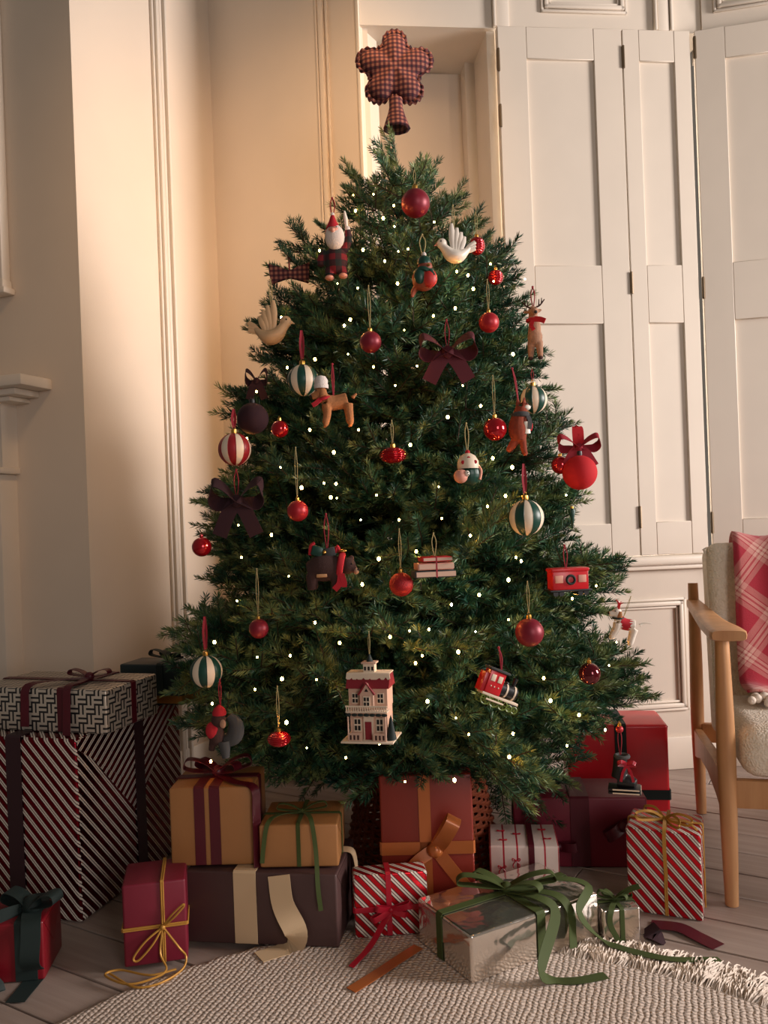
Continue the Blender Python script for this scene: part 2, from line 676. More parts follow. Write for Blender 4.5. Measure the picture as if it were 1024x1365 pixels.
# floor: dark subfloor with separate boards on it
b = B()
b.box((0, 1.6, -0.035), (6.0, 5.0, 0.03))
floor = struct(b.done('floor', M_sub))
bd_dir = V((-0.857, 0.515, 0)).normalized()
bd_nor = V((0.515, 0.857, 0)).normalized()
bw = 0.142
rz_b = math.atan2(bd_dir.y, bd_dir.x)
rb = random.Random(3)
for i in range(-4, 27):
    off = 0.10 + i * bw
    cut = rb.uniform(-1.0, 1.0)
    for (u0, u1) in ((-2.6, cut), (cut + 0.003, 2.9)):
        mid = bd_nor * off + bd_dir * ((u0 + u1) / 2)
        if abs(mid.x) > 3.2 or mid.y < -0.9 or mid.y > 4.0:
            continue
        bb = B()
        bb.box((0, 0, 0), (u1 - u0, bw - 0.005, 0.02), bev=0.0015, seg=1)
        o = bb.done('floor_board', M_board, floor)
        o.location = (mid.x, mid.y, -0.0102 - rb.uniform(0, 0.0008))
        o.rotation_euler = (0, 0, rz_b)

# fireplace wall, facing the camera, with its returning side
b = B()
b.box((-1.05, 0.06, ZT / 2), (2.1, 0.12, ZT))
CHZ = -0.35
placed(struct(b.done('wall_chimney', M_wall)), V((W_A[0], W_A[1], 0)), CHZ)
P, rz, L = wall_frame(W_A, W_B)
b = B()
b.box((L / 2, 0.055, ZT / 2), (L, 0.11, ZT))
placed(struct(b.done('wall_left', M_wall)), P, rz)


def ridge_trim(name, P, rz, x, z0, z1, cols, mt=M_paint):
    """vertical moulding: cols = (offset, width, projection)"""
    b = B()
    for (dx, wd, pr) in cols:
        b.box((x + dx, -pr / 2, (z0 + z1) / 2), (wd, pr, z1 - z0), bev=min(wd, pr) * 0.35)
    o = b.done(name, mt)
    return placed(struct(o), P, rz)


ridge_trim('trim_1', P, rz, 0.395, 0, ZT, [(-0.030, 0.010, 0.012), (-0.014, 0.018, 0.022), (0.006, 0.014, 0.016), (0.022, 0.012, 0.026)])
b = B()
b.box((L / 2, -0.008, 0.07), (L, 0.016, 0.14), bev=0.004)
placed(struct(b.done('baseboard_left', M_paint)), P, rz)
# canted wall between the corner and the niche
P, rz, L = wall_frame(W_B, W_C)
b = B()
b.box((L / 2 - 0.04, 0.06, ZT / 2), (L + 0.07, 0.12, ZT))
placed(struct(b.done('wall_corner', M_wall)), P, rz)
ridge_trim('trim_2', P, rz, 0.545, 0, ZT, [(-0.022, 0.010, 0.010), (0.0, 0.022, 0.018), (0.022, 0.010, 0.010)], M_wall)
ridge_trim('trim_3', P, rz, L - 0.006, 0, ZT, [(0.0, 0.014, 0.012)], M_white)
b = B()
b.box((L / 2, -0.008, 0.07), (L - 0.02, 0.016, 0.14), bev=0.004)
placed(struct(b.done('baseboard_corner', M_paint)), P, rz)

# window wall: local x along the wall
P, rz, L = wall_frame(W_C, W_D)
NW = 0.484
WP, WRZ, WL = P, rz, L
b = B()
b.box((WL / 2 + 0.05, 0.06, 0.375), (WL + 0.1, 0.12, 0.75))
placed(struct(b.done('wall_dado', M_paint)), P, rz)
b = B()
b.box((WL / 2 + 0.03, 0.20, HEAD + 0.3), (WL + 0.06, 0.40, 0.6))
placed(struct(b.done('wall_header', M_paint)), P, rz)
# niche: back, right cheek with stepped lining
b = B()
b.box((NW / 2, 0.33, (0.75 + HEAD) / 2), (NW + 0.1, 0.04, HEAD - 0.75))
b.box((NW * 0.42, 0.305, (0.75 + HEAD) / 2), (0.34, 0.012, HEAD - 0.75 - 0.02))
placed(struct(b.done('wall_niche', M_wall)), P, rz)
b = B()
b.box((NW - 0.008, 0.17, (0.75 + HEAD) / 2), (0.03, 0.30, HEAD - 0.75))
b.box((NW - 0.04, 0.27, (0.75 + HEAD) / 2), (0.04, 0.09, HEAD - 0.75))
placed(struct(b.done('trim_4', M_paint)), P, rz)
b = B()
b.box((0.012, 0.17, (0.75 + HEAD) / 2), (0.03, 0.30, HEAD - 0.75))
placed(struct(b.done('trim_5', M_wall)), P, rz)
# sill
b = B()
b.box((WL / 2 + 0.02, 0.04, 0.770), (WL + 0.06, 0.16, 0.036), bev=0.012, seg=3)
b.box((WL / 2 + 0.02, 0.01, 0.745), (WL + 0.05, 0.07, 0.018), bev=0.006)
placed(struct(b.done('trim_6', M_paint)), P, rz)
b = B()
b.box((WL / 2 + 0.02, -0.007, 0.06), (WL + 0.02, 0.014, 0.12), bev=0.004)
placed(struct(b.done('baseboard_back', M_paint)), P, rz)


def frame_mould(name, P, rz, x0, x1, z0, z1):
    b = B()
    for (ins, wd, pr) in ((0.0, 0.010, 0.010), (0.012, 0.016, 0.016), (0.030, 0.008, 0.008)):
        a0, a1, c0, c1 = x0 + ins, x1 - ins, z0 + ins, z1 - ins
        bv = pr * 0.3
        b.box(((a0 + a1) / 2, -pr / 2, c0 + wd / 2), (a1 - a0, pr, wd), bev=bv)
        b.box(((a0 + a1) / 2, -pr / 2, c1 - wd / 2), (a1 - a0, pr, wd), bev=bv)
        b.box((a0 + wd / 2, -pr / 2, (c0 + c1) / 2), (wd, pr, c1 - c0), bev=bv)
        b.box((a1 - wd / 2, -pr / 2, (c0 + c1) / 2), (wd, pr, c1 - c0), bev=bv)
    o = b.done(name, M_paint)
    return placed(struct(o), P, rz)


frame_mould('trim_7', P, rz, 0.56, 1.125, 0.215, 0.63)
frame_mould('trim_8', P, rz, 0.66, 0.985, 2.775, 3.25)
ridge_trim('trim_9', P, rz, 0.515, HEAD, ZT, [(0.0, 0.05, 0.012), (-0.03, 0.01, 0.02)])
ridge_trim('trim_10', P, rz, 1.12, HEAD, ZT, [(0.0, 0.045, 0.014), (-0.03, 0.01, 0.02), (0.03, 0.01, 0.02)])

# the window behind the closed shutters: frame, glazing bars and bright panes
wf = B()
wx0, wx1 = NW + 0.03, WL + 0.0
for zc in (0.81, 1.75, HEAD - 0.02):
    wf.box(((wx0 + wx1) / 2, 0.20, zc), (wx1 - wx0, 0.05, 0.05))
for xc in (wx0 + 0.02, (wx0 + wx1) / 2, wx1 - 0.02):
    wf.box((xc, 0.20, 1.75), (0.04, 0.05, 1.88))
win = placed(struct(wf.done('window_1', M_white)), P, rz)
for (xa, xb) in ((wx0 + 0.04, (wx0 + wx1) / 2 - 0.02), ((wx0 + wx1) / 2 + 0.02, wx1 - 0.04)):
    for (za, zb) in ((0.835, 1.725), (1.775, HEAD - 0.045)):
        q = B()
        q.box(((xa + xb) / 2, 0.205, (za + zb) / 2), (xb - xa, 0.006, zb - za))
        q.done('pane', M_sky, win)

# right side of the bay
W_E = (W_D[0] + 0.98 * 1.3, W_D[1] - 0.21 * 1.3)
RP, RRZ, RL = wall_frame(W_D, W_E)
b = B()
b.box((RL / 2 + 0.02, 0.06, 0.375), (RL, 0.12, 0.75))
placed(struct(b.done('wall_right', M_paint)), RP, RRZ)
b = B()
b.box((RL / 2 + 0.04, 0.12, HEAD + 0.3), (RL, 0.24, 0.6))
placed(struct(b.done('wall_right_header', M_paint)), RP, RRZ)
b = B()
b.box((RL / 2 + 0.02, 0.04, 0.770), (RL, 0.16, 0.036), bev=0.012, seg=3)
placed(struct(b.done('trim_11', M_paint)), RP, RRZ)
b = B()
b.box((RL / 2 + 0.3, 0.20, 1.75), (RL - 0.5, 0.04, 2.0))
placed(struct(b.done('wall_right_pier', M_paint)), RP, RRZ)
# unseen low wall under the side window, added to shade the lower room
b = B()
b.box((2.62, 0.45, 0.24), (0.14, 4.5, 0.48))
b.box((2.60, 0.45, 0.495), (0.22, 4.5, 0.03), bev=0.008)
struct(b.done('wall_side_shade', M_paint))
frame_mould('trim_12', RP, RRZ, 0.08, 0.55, 2.775, 3.25)


def shutter(label, P, rz, x0, x1, hinges, y=-0.034):
    """panelled leaf: two stiles, three rails, two recessed panels, hinges"""
    w = x1 - x0
    th = 0.032
    h = HEAD - 0.012 - SILL
    c = V((math.cos(rz), math.sin(rz), 0))
    nrm = V((-math.sin(rz), math.cos(rz), 0))
    root = thing('shutter_leaf', label, 'shutter', P + c * x0 + nrm * y + V((0, 0, SILL + 0.001)), rz, 'window shutters')
    st = min(0.105, w * 0.24)
    rails = [(0, 0.12), (0.845, 1.055), (h - 0.115, h)]
    for xa in (0, w - st):
        b = B()
        b.box((xa + st / 2, th / 2, h / 2), (st, th, h), bev=0.002, seg=1)
        b.done('stile', M_paint, root)
    for (a, c2) in rails:
        b = B()
        b.box((w / 2, th / 2, (a + c2) / 2), (w - 2 * st, th - 0.0006, c2 - a), bev=0.002, seg=1)
        b.done('rail', M_paint, root)
    for (a, c2) in ((rails[0][1], rails[1][0]), (rails[1][1], rails[2][0])):
        b = B()
        b.box((w / 2, th / 2 + 0.001, (a + c2) / 2), (w - 2 * st, 0.010, c2 - a))
        b.done('panel', M_paint, root)
    for (hx, hz) in hinges:
        b = B()
        b.box((hx, -0.001, hz - SILL), (0.012, 0.006, 0.075), bev=0.002)
        b.tube([(hx, -0.004, hz - SILL - 0.04), (hx, -0.004, hz - SILL + 0.04)], 0.005, 8)
        b.done('hinge', M_brass, root)
    return root


shutter('wide cream panelled shutter leaf just right of the tree top, over the window', WP, WRZ, NW + 0.004, 0.947, [(0.0, 2.58), (0.0, 2.38)])
shutter('narrow cream panelled shutter leaf in the middle, folded against the wide leaf', WP, WRZ, 0.951, WL - 0.022, [(0.0, 2.60), (0.0, 1.78), (0.0, 0.93), ])
shutter('cream panelled shutter leaf at the right edge, above the armchair, angled', RP, RRZ, 0.006, 0.44, [(0.0, 2.64), (0.0, 1.76), (0.0, 0.90)])

# mantelpiece
mp = thing('mantelpiece', 'cream painted mantelpiece end with projecting shelf on the dark left wall', 'mantelpiece', (W_A[0] - 0.94 * 0.71, W_A[1] + 0.343 * 0.71, 0), CHZ)
b = B()
b.box((0, -0.07, 1.445), (1.17, 0.14, 0.036), bev=0.006)
b.done('shelf', M_paint, mp)
b = B()
b.box((0, -0.055, 1.416), (1.06, 0.11, 0.022), bev=0.005)
b.box((0, -0.045, 1.397), (0.98, 0.09, 0.016), bev=0.004)
b.done('bed_moulding', M_paint, mp)
b = B()
b.box((0, -0.035, 1.282), (0.86, 0.07, 0.214))
b.done('frieze', M_paint, mp)
b = B()
b.box((0.33, -0.045, 1.165), (0.22, 0.09, 0.022), bev=0.005)
b.box((-0.33, -0.045, 1.165), (0.22, 0.11, 0.022), bev=0.005)
b.done('capital', M_paint, mp)
for sx in (-1, 1):
    b = B()
    b.box((sx * 0.33, -0.035, 0.577), (0.18, 0.08, 1.154), bev=0.004)
    b.box((sx * 0.33, -0.045, 0.08), (0.20, 0.10, 0.16), bev=0.004)
    b.done('pilaster', M_paint, mp)
b = B()
b.box((0, -0.004, 0.58), (0.52, 0.008, 1.15))
b.done('firebox', M_black, mp)
# mirror above it
mr = thing('wall_mirror', 'tall mirror in a cream moulded frame above the mantelpiece, cut by the left edge', 'mirror', (W_A[0] - 0.94 * 0.715, W_A[1] + 0.343 * 0.715, 1.77), CHZ)
b = B()
for sx in (-1, 1):
    b.box((sx * 0.415, -0.020, 0.70), (0.036, 0.040, 1.40), bev=0.008)
    b.box((sx * 0.388, -0.013, 0.70), (0.022, 0.026, 1.34), bev=0.006)
for z in (0.02, 1.38):
    b.box((0, -0.022, z), (0.876, 0.044, 0.04), bev=0.008)
b.box((0, -0.026, 0.0), (0.90, 0.052, 0.022), bev=0.006)
b.done('mirror_frame', M_paint, mr)
b = B()
b.box((0, -0.006, 0.70), (0.78, 0.008, 1.34))
b.done('mirror_glass', M_glass, mr)

# ------------------------------------------------------------------ rug
rug_c = V((0.085, 0.945, 0))
rug_r = 0.985
b = B()
NR = 220
rr = random.Random(11)
def rug_edge(a):
    a = (a + PI) % (2 * PI) - PI
    t = min(1.0, max(0.0, (a - 1.20) / 0.35))
    return 0.885 + (rug_r - 0.885) * t * t * (3 - 2 * t) if a > -1.2 else rug_r


jit = [rug_edge(2 * PI * k / NR) + rr.uniform(-0.004, 0.004) + 0.003 * math.sin(k * 2.1) for k in range(NR)]
prof = [(1.0, 0.001), (1.003, 0.006), (0.998, 0.011), (0.985, 0.013), (0.5, 0.013)]
rings = [[b.bm.verts.new((jit[k] * f * math.cos(2 * PI * k / NR), jit[k] * f * math.sin(2 * PI * k / NR), z)) for k in range(NR)] for f, z in prof]
for a, c in zip(rings, rings[1:]):
    for k in range(NR):
        b.bm.faces.new((a[k], a[(k + 1) % NR], c[(k + 1) % NR], c[k]))
b.bm.faces.new(rings[-1])
b.bm.faces.new(list(reversed(rings[0])))
rug = thing('rug', 'round cream hand-woven wool rug with a shaggy fringe on the floor', 'rug', rug_c)
b.done('woven_field', M_rug, rug)
b = B()
for k in range(9000):
    a = rr.uniform(-0.9, 1.32)
    lump = 0.6 + 0.4 * math.sin(a * 95) * math.sin(a * 41 + 1)
    re_ = rug_edge(a)
    r0 = re_ - 0.028 + rr.uniform(-0.012, 0.06)
    ln = 0.050 + rr.uniform(-0.018, 0.012)
    d = V((math.cos(a), math.sin(a), 0))
    sd = V((-d.y, d.x, 0)) * (rr.uniform(-0.016, 0.016) + 0.012 * math.sin(a * 60))
    zb = 0.012 if r0 < re_ - 0.004 else rr.uniform(0.003, 0.012)
    p0 = d * r0 + V((0, 0, zb))
    h = rr.uniform(0.002, 0.007) + 0.005 * lump
    ze_ = 0.015 if r0 + ln < re_ else 0.003 + rr.uniform(0, 0.006)
    b.tube([p0, p0 + d * ln * 0.35 + sd * 0.4 + V((0, 0, h)), p0 + d * ln * 0.72 + sd * 0.8 + V((0, 0, h * 0.7)), V(((p0 + d * ln + sd).x, (p0 + d * ln + sd).y, ze_))], [0.0013, 0.0018, 0.0017, 0.0008], 3)
tag(b.done('fringe', M_fringe, rug), kind='stuff')

# ------------------------------------------------------------------ the tree
TREE = at(529, 180, 2.28)
TX, TY = TREE.x, TREE.y
PROF = [(0.20, 0.50), (0.30, 0.58), (0.40, 0.62), (0.52, 0.66), (0.66, 0.67), (0.80, 0.625), (1.0, 0.575), (1.2, 0.48), (1.4, 0.395), (1.55, 0.325), (1.65, 0.27), (1.75, 0.21), (1.83, 0.16), (1.90, 0.11), (1.96, 0.05), (2.2, 0.02)]


def RAD(z):
    if z <= PROF[0][0]:
        return PROF[0][1]
    for (a, ra), (c, rc) in zip(PROF, PROF[1:]):
        if z <= c:
            return ra + (rc - ra) * (z - a) / (c - a)
    return 0.02


def on_tree(x, y, k=1.0):
    best = None
    Z = 1.45
    while Z < 2.32:
        p = at(x, y, Z)
        g = math.hypot(p.x - TX, p.y - TY) - RAD(p.z) * k
        if g <= 0:
            return p
        if best is None or g < best[0]:
            best = (g, p)
        Z += 0.005
    return best[1]


def branch_mesh(name, L, seed, sag=0.0):
    R = random.Random(seed)
    vs, fs, mi = [], [], []

    def needle(p, d, side, ln, wd):
        i = len(vs)
        q = p + d * (ln * 0.45)
        vs.extend([p, q + side * wd, p + d * ln, q - side * wd])
        fs.append((i, i + 1, i + 2, i + 3))
        mi.append(0)

    def stem(pts, r0, r1):
        n = len(pts)
        base = len(vs)
        for i, p in enumerate(pts):
            t = (pts[min(i + 1, n - 1)] - pts[max(i - 1, 0)]).normalized()
            a = t.orthogonal().normalized()
            c = t.cross(a)
            r = r0 + (r1 - r0) * i / (n - 1)
            for k in range(3):
                an = 2 * PI * k / 3
                vs.append(p + (a * math.cos(an) + c * math.sin(an)) * r)
        for i in range(n - 1):
            for k in range(3):
                fs.append((base + i * 3 + k, base + i * 3 + (k + 1) % 3, base + i * 3 + 3 + (k + 1) % 3, base + i * 3 + 3 + k))
                mi.append(1)

    def twig(p0, d, up, ln, lvl, bare=0.0):
        n = max(3, int(ln / 0.025))
        pts = [p0]
        dd = d.normalized()
        for i in range(n):
            dd = (dd + V((0, 0, (0.11 if lvl else 0.07))) * (1.0 / n) * 2 + V((R.uniform(-1, 1), R.uniform(-1, 1), R.uniform(-1, 1))) * 0.018).normalized()
            pts.append(pts[-1] + dd * (ln / n))
        stem(pts, 0.0016 + 0.006 * ln * (1 if lvl == 0 else 0.5), 0.0011)
        step = 0.00092
        s = bare * ln
        while s < ln + 0.002:
            f = min(s / ln, 0.999) * n
            i = int(f)
            p = pts[i].lerp(pts[i + 1], f - i)
            t = (pts[i + 1] - pts[i]).normalized()
            side = t.cross(up).normalized()
            u2 = side.cross(t)
            sgn = R.choice((-1, 1))
            ph = R.uniform(-0.7, PI / 2)
            rad = side * (sgn * math.cos(ph)) + u2 * math.sin(ph)
            al = R.uniform(0.88, 1.10) - 0.45 * (s / ln) ** 5
            nd = (t * math.cos(al) + rad * math.sin(al)).normalized()
            sd = nd.cross(V((R.uniform(-1, 1), R.uniform(-1, 1), R.uniform(-1, 1)))).normalized()
            needle(p, nd, sd, R.uniform(0.024, 0.031) * (1 - 0.25 * (s / ln) ** 3), R.uniform(0.0012, 0.0016))
            s += step * R.uniform(0.7, 1.3)
        return pts

    up = V((0, 0, 1))
    main = twig(V((0, 0, 0)), V((1, 0, 0.02)), up, L, 0, 0.22 if L > 0.25 else 0.1)
    nm = len(main) - 1
    s = 0.18 * L if L > 0.3 else 0.12 * L
    sg = R.choice((-1, 1))
    while s < L - 0.03:
        f = s / L * nm
        i = min(int(f), nm - 1)
        p = main[i].lerp(main[i + 1], f - i)
        ln = min(0.25, 0.62 * (L - s) + 0.05) * R.uniform(0.75, 1.15)
        for q in ((sg, -sg) if R.random() < 0.62 else (sg,)):
            an = R.uniform(0.60, 0.80)
            d = V((math.cos(an), math.sin(an) * q, R.uniform(-0.22, 0.34)))
            tp = twig(p, d, up, ln, 1, 0.05)
            if ln > 0.085:
                m2 = len(tp) - 1
                for w2 in ((0.42,) if ln < 0.15 else (0.30, 0.58)):
                    if ln * (1 - w2) < 0.022:
                        continue
                    g = w2 * m2
                    j = min(int(g), m2 - 1)
                    pp = tp[j].lerp(tp[j + 1], g - j)
                    td = (tp[j + 1] - tp[j]).normalized()
                    for q2 in (-1, 1):
                        if R.random() < 0.15:
                            continue
                        a2 = R.uniform(0.65, 0.9) * q2
                        d2 = V((td.x * math.cos(a2) - td.y * math.sin(a2), td.x * math.sin(a2) + td.y * math.cos(a2), td.z + R.uniform(-0.3, 0.4)))
                        twig(pp, d2, up, (ln * (1 - w2) * 0.78 + 0.028) * R.uniform(0.8, 1.1), 2, 0.0)
        sg = -sg
        s += R.uniform(0.062, 0.088)
    # droop of the whole branch
    for v in vs:
        t = max(0.0, v.x / L)
        v.z -= sag * L * (t * t) * (1.2 - 0.5 * t)
    me = bpy.data.meshes.new(name)
    me.from_pydata([tuple(v) for v in vs], [], fs)
    me.materials.append(M_needle)
    me.materials.append(M_bark)
    me.polygons.foreach_set('material_index', mi)
    me.update()
    return me


# things hanging on the tree: (x, y, half size) in the photograph, kept free of foliage
KEEP = [(554, 271, 20), (447, 328, 32), (564, 366, 28), (606, 322, 27), (636, 328, 11), (386, 364, 26), (371, 432, 24), (494, 455, 17), (597, 478, 36), (652, 430, 15), (712, 440, 34), (404, 507, 24), (444, 533, 34), (712, 533, 20), (660, 572, 18), (693, 565, 36), (524, 606, 17), (622, 622, 26), (773, 625, 28), (773, 600, 26), (313, 599, 24), (337, 560, 18), (373, 572, 14), (397, 681, 16), (318, 678, 26), (269, 729, 14), (701, 690, 28), (440, 755, 38), (578, 755, 28), (535, 779, 19), (757, 772, 30), (706, 843, 22), (830, 832, 28), (786, 898, 17), (665, 915, 32), (495, 930, 42), (275, 895, 22), (296, 970, 30), (371, 985, 15), (831, 1033, 32), (747, 620, 12)]
KEEPW = [(x, y, r, on_tree(x, y, 1.0).y) for x, y, r in KEEP]


def project(p):
    d = p - CP
    return CX + F * d.dot(CR) / d.y, CY - F * d.dot(CU) / d.y


tree = thing('christmas_tree', 'tall dark green fir christmas tree hung with ornaments and warm lights', 'tree', (TX, TY, 0))
b = B()
b.tube([(0, 0, 0.02), (0.004, 0, 0.6), (-0.003, 0.002, 1.2), (0, 0, 1.85)], [0.036, 0.030, 0.02, 0.008], 12, per=4)
b.done('trunk', M_bark, tree)
LENS = [0.14, 0.21, 0.30, 0.40, 0.50, 0.58]
LIB = {}
for li, ln in enumerate(LENS):
    for sd in range(3):
        LIB[(li, sd)] = branch_mesh('branch', ln, 100 + li * 10 + sd, 0.05 if ln > 0.25 else 0.0)
TR = random.Random(5)
count = 0


def put_branch(az, zt, elev, tipR, seed, roll=0.0):
    """place one branch so that its tip lies at radius tipR and height zt"""
    global count
    s, c = math.sin(elev), math.cos(elev)
    L = min(0.62, tipR / max(c, 0.25))
    if L < 0.09:
        L = 0.09
    li = min(range(len(LENS)), key=lambda i: abs(LENS[i] - L))
    sc = L / LENS[li]
    r0 = tipR - L * c
    o = bpy.data.objects.new('branch', LIB[(li, seed)])
    C.objects.link(o)
    o.parent = tree
    o.location = (math.cos(az) * r0, math.sin(az) * r0, zt - L * s - 0.05 * L)
    o.rotation_euler = (roll, -elev, az)
    o.scale = (sc * 0.94, min(1.1, max(sc, 0.9)) * 0.94, sc * 0.94)
    count += 1


def blocked(az, zt, elev, tipR):
    for f in (1.03, 0.93, 0.83, 0.73):
        p = V((TX + math.cos(az) * tipR * f, TY + math.sin(az) * tipR * f, zt - (1 - f) * tipR * math.tan(elev)))
        x, y = project(p)
        for (kx, ky, kr, kz) in KEEPW:
            if p.y < kz + 0.01 and abs(x - kx) < kr + (16 if f > 0.9 else 8) and abs(y - ky) < kr + 12:
                return True
    return False


NB = 232
z = 0.34
i = 0
GA = 2.399963
# heights: density follows the radius
zs = []
acc = [0.0]
grid = [0.22 + k * (1.80 - 0.22) / 400 for k in range(401)]
for g in grid[1:]:
    acc.append(acc[-1] + RAD(g) ** 1.15)
for k in range(NB):
    q = (k + 0.5) / NB * acc[-1]
    j = next(ii for ii, a in enumerate(acc) if a >= q)
    zs.append(grid[j])
for k, zt in enumerate(zs):
    f = (zt - 0.33) / 1.6
    for tr in range(14):
        az = k * GA + TR.uniform(-0.5, 0.5) * (1 + tr * 0.5)
        if zt < 0.37 and math.sin(az) < 0.05:
            az = -az
        if zt < 0.43 and math.sin(az) < 0:
            zt += 0.07
        elev = (-0.12 + 0.30 * f + 0.75 * max(0, f - 0.72) / 0.28 + TR.uniform(-0.14, 0.14))
        tip = RAD(zt) * (TR.uniform(0.78, 1.10) if TR.random() < 0.75 else TR.uniform(0.55, 0.78))
        if math.cos(az) > 0.3 and 0.8 < zt < 1.4:
            tip *= 0.87
        # nothing grows into the wall behind
        sy = math.sin(az)
        if sy > 0.05:
            tip = min(tip, 0.52 / sy)
        z2 = zt + TR.uniform(-0.02, 0.02)
        if not blocked(az, z2, elev, tip):
            break
    else:
        tip *= 0.72
    put_branch(az, z2, elev, tip, TR.randrange(3), TR.uniform(-0.8, 0.8))
# the long outermost sprays seen against the walls: tip as measured, rise
for (x, y, el, dp) in ((447, 282, 0.25, 0.0), (358, 322, 0.22, 0.02), (347, 352, 0.15, -0.05), (338, 402, 0.2, 0.03), (310, 447, 0.05, 0.0), (322, 428, 0.15, -0.08), (318, 482, 0.1, 0.05), (284, 547, 0.02, 0.0), (300, 515, 0.15, 0.06), (290, 590, 0.0, -0.08), (240, 664, 0.02, 0.0), (268, 640, 0.1, 0.1), (250, 712, -0.05, -0.1), (206, 832, 0.0, 0.0), (238, 806, 0.25, -0.06), (248, 765, 0.02, 0.08), (232, 880, -0.1, 0.03),
                       (634, 264, 0.35, 0.0), (655, 300, 0.2, -0.05), (707, 345, 0.15, 0.0), (706, 372, -0.02, -0.06), (722, 400, 0.1, 0.08), (748, 486, -0.05, 0.0), (722, 440, 0.12, -0.08), (758, 546, 0.12, 0.0), (798, 570, 0.12, -0.03), (802, 657, 0.1, -0.08), (778, 690, -0.05, 0.03), (850, 772, 0.15, 0.0), (835, 800, 0.0, -0.1), (862, 850, 0.2, -0.06), (872, 880, 0.0, 0.0), (866, 905, -0.15, 0.04), (842, 948, -0.05, -0.05),
                       (268, 938, -0.12, -0.10), (262, 985, -0.2, -0.05), (292, 1015, -0.2, -0.12), (345, 1035, -0.25, -0.18), (395, 1045, -0.25, -0.16), (272, 900, -0.1, 0.12), (320, 985, -0.2, 0.1),
                       (440, 1050, -0.3, -0.22), (472, 1082, -0.45, -0.40), (545, 1046, -0.3, -0.40), (612, 1042, -0.3, -0.42), (668, 1046, -0.25, -0.38), (745, 1060, -0.3, -0.28)):
    for dq in (dp, dp + 0.07, dp + 0.14, dp + 0.21):
        q = at(x, y, TY + dq)
        ddx, ddy = q.x - TX, q.y - TY
        if not blocked(math.atan2(ddy, ddx), q.z, el, math.hypot(ddx, ddy)):
            break
    put_branch(math.atan2(ddy, ddx), q.z, el, math.hypot(ddx, ddy) * (1.0 if x < 400 else 0.93), TR.randrange(3), TR.uniform(-0.5, 0.2))
# sprays that carry the outermost ornaments
for (x, y, el, dp) in ((256, 736, 0.05, 0.07), (278, 704, 0.15, 0.10), (244, 690, 0.05, 0.12), (252, 664, 0.05, 0.08), (318, 560, 0.1, 0.10), (332, 470, 0.1, 0.08),
                       (790, 572, 0.10, 0.06), (792, 662, 0.05, 0.04), (768, 676, 0.0, -0.04), (735, 470, 0.0, 0.06), (700, 352, 0.12, 0.04)):
    q = at(x, y, TY + dp)
    put_branch(math.atan2(q.y - TY, q.x - TX), q.z, el, math.hypot(q.x - TX, q.y - TY), TR.randrange(3), TR.uniform(-0.5, 0.2))
# leader shoots at the very top
for (az, zt, el, L, sd) in ((0.15, 1.94, 0.75, 0.105, 1), (1.5, 1.88, 0.7, 0.11, 2), (3.0, 1.925, 0.55, 0.165, 0), (4.3, 1.86, 0.6, 0.13, 1), (5.5, 1.87, 0.6, 0.12, 2)):
    put_branch(az, zt, el, L, sd)
ld = branch_mesh('leader', 0.20, 77)
o = bpy.data.objects.new('leader', ld)
C.objects.link(o)
o.parent = tree
o.location = (0, 0, 1.83)
o.rotation_euler = (0, -PI / 2, 0)
o.scale = (1, 0.75, 0.75)
# wicker collar round the foot of the tree
col = thing('wicker_tree_collar', 'reddish brown woven wicker collar round the foot of the tree', 'basket', (TX, TY, 0))
b = B()
for k in range(40):
    a = 2 * PI * k / 40
    b.tube([(0.212 * math.cos(a), 0.212 * math.sin(a), 0.0), (0.165 * math.cos(a), 0.165 * math.sin(a), 0.27)], 0.004, 5)
b.done('stake', M_wicker, col)
b = B()
for j in range(26):
    zz = 0.006 + j * 0.0103
    r = 0.212 - 0.047 * zz / 0.27
    pts = [(V((math.cos(2 * PI * k / 80), math.sin(2 * PI * k / 80), 0)) * (r + 0.005 * (1 if (k // 2 + j) % 2 else -1))) + V((0, 0, zz)) for k in range(81)]
    b.tube(pts, 0.0042, 5)
tag(b.done('weave', M_wicker, col), kind='stuff')
b = B()
b.tube([(0.166 * math.cos(2 * PI * k / 60), 0.166 * math.sin(2 * PI * k / 60), 0.275) for k in range(61)], 0.009, 8)
b.done('rim', M_wicker, col)

# fairy lights
BULBS = [(471, 260), (498, 259), (525, 274), (474, 281), (511, 291), (526, 302), (579, 296), (426, 334), (484, 333), (531, 335), (544, 332), (513, 348), (530, 378), (450, 378), (477, 384), (609, 362), (624, 367), (631, 385), (658, 375), (654, 352), (459, 434), (467, 426), (464, 472), (498, 489), (375, 423), (420, 479), (539, 440), (556, 488), (578, 421), (607, 411), (684, 472), (527, 514), (478, 573), (413, 573), (445, 603), (374, 623), (432, 644), (448, 645), (441, 663), (449, 664), (502, 660), (342, 522), (329, 585), (402, 650), (318, 700), (322, 743), (362, 713), (348, 645), (481, 693), (532, 693), (383, 490), (547, 593), (585, 649), (589, 691), (627, 714), (674, 661), (683, 623), (755, 660), (650, 675), (641, 541), (597, 556), (617, 514), (688, 743), (695, 748), (657, 611), (385, 768), (316, 801), (420, 830), (483, 779), (286, 856), (343, 876), (387, 874), (453, 857), (376, 905), (422, 906), (340, 919), (283, 938), (466, 898), (409, 997), (461, 1010), (506, 991), (281, 1015), (382, 963), (546, 841), (572, 839), (520, 849), (611, 869), (634, 842), (563, 874), (554, 884), (570, 935), (608, 957), (625, 979), (602, 806), (639, 793), (678, 773), (678, 826), (763, 798), (725, 904), (734, 934), (812, 887), (756, 994), (684, 978), (679, 1009), (822, 856), (795, 781), (807, 973), (772, 953), (606, 1040), (540, 1042), (700, 372), (555, 735), (505, 745)]
lights = thing('string_lights', 'string of small warm white fairy lights wound through the tree', 'lights', (TX, TY, 0))
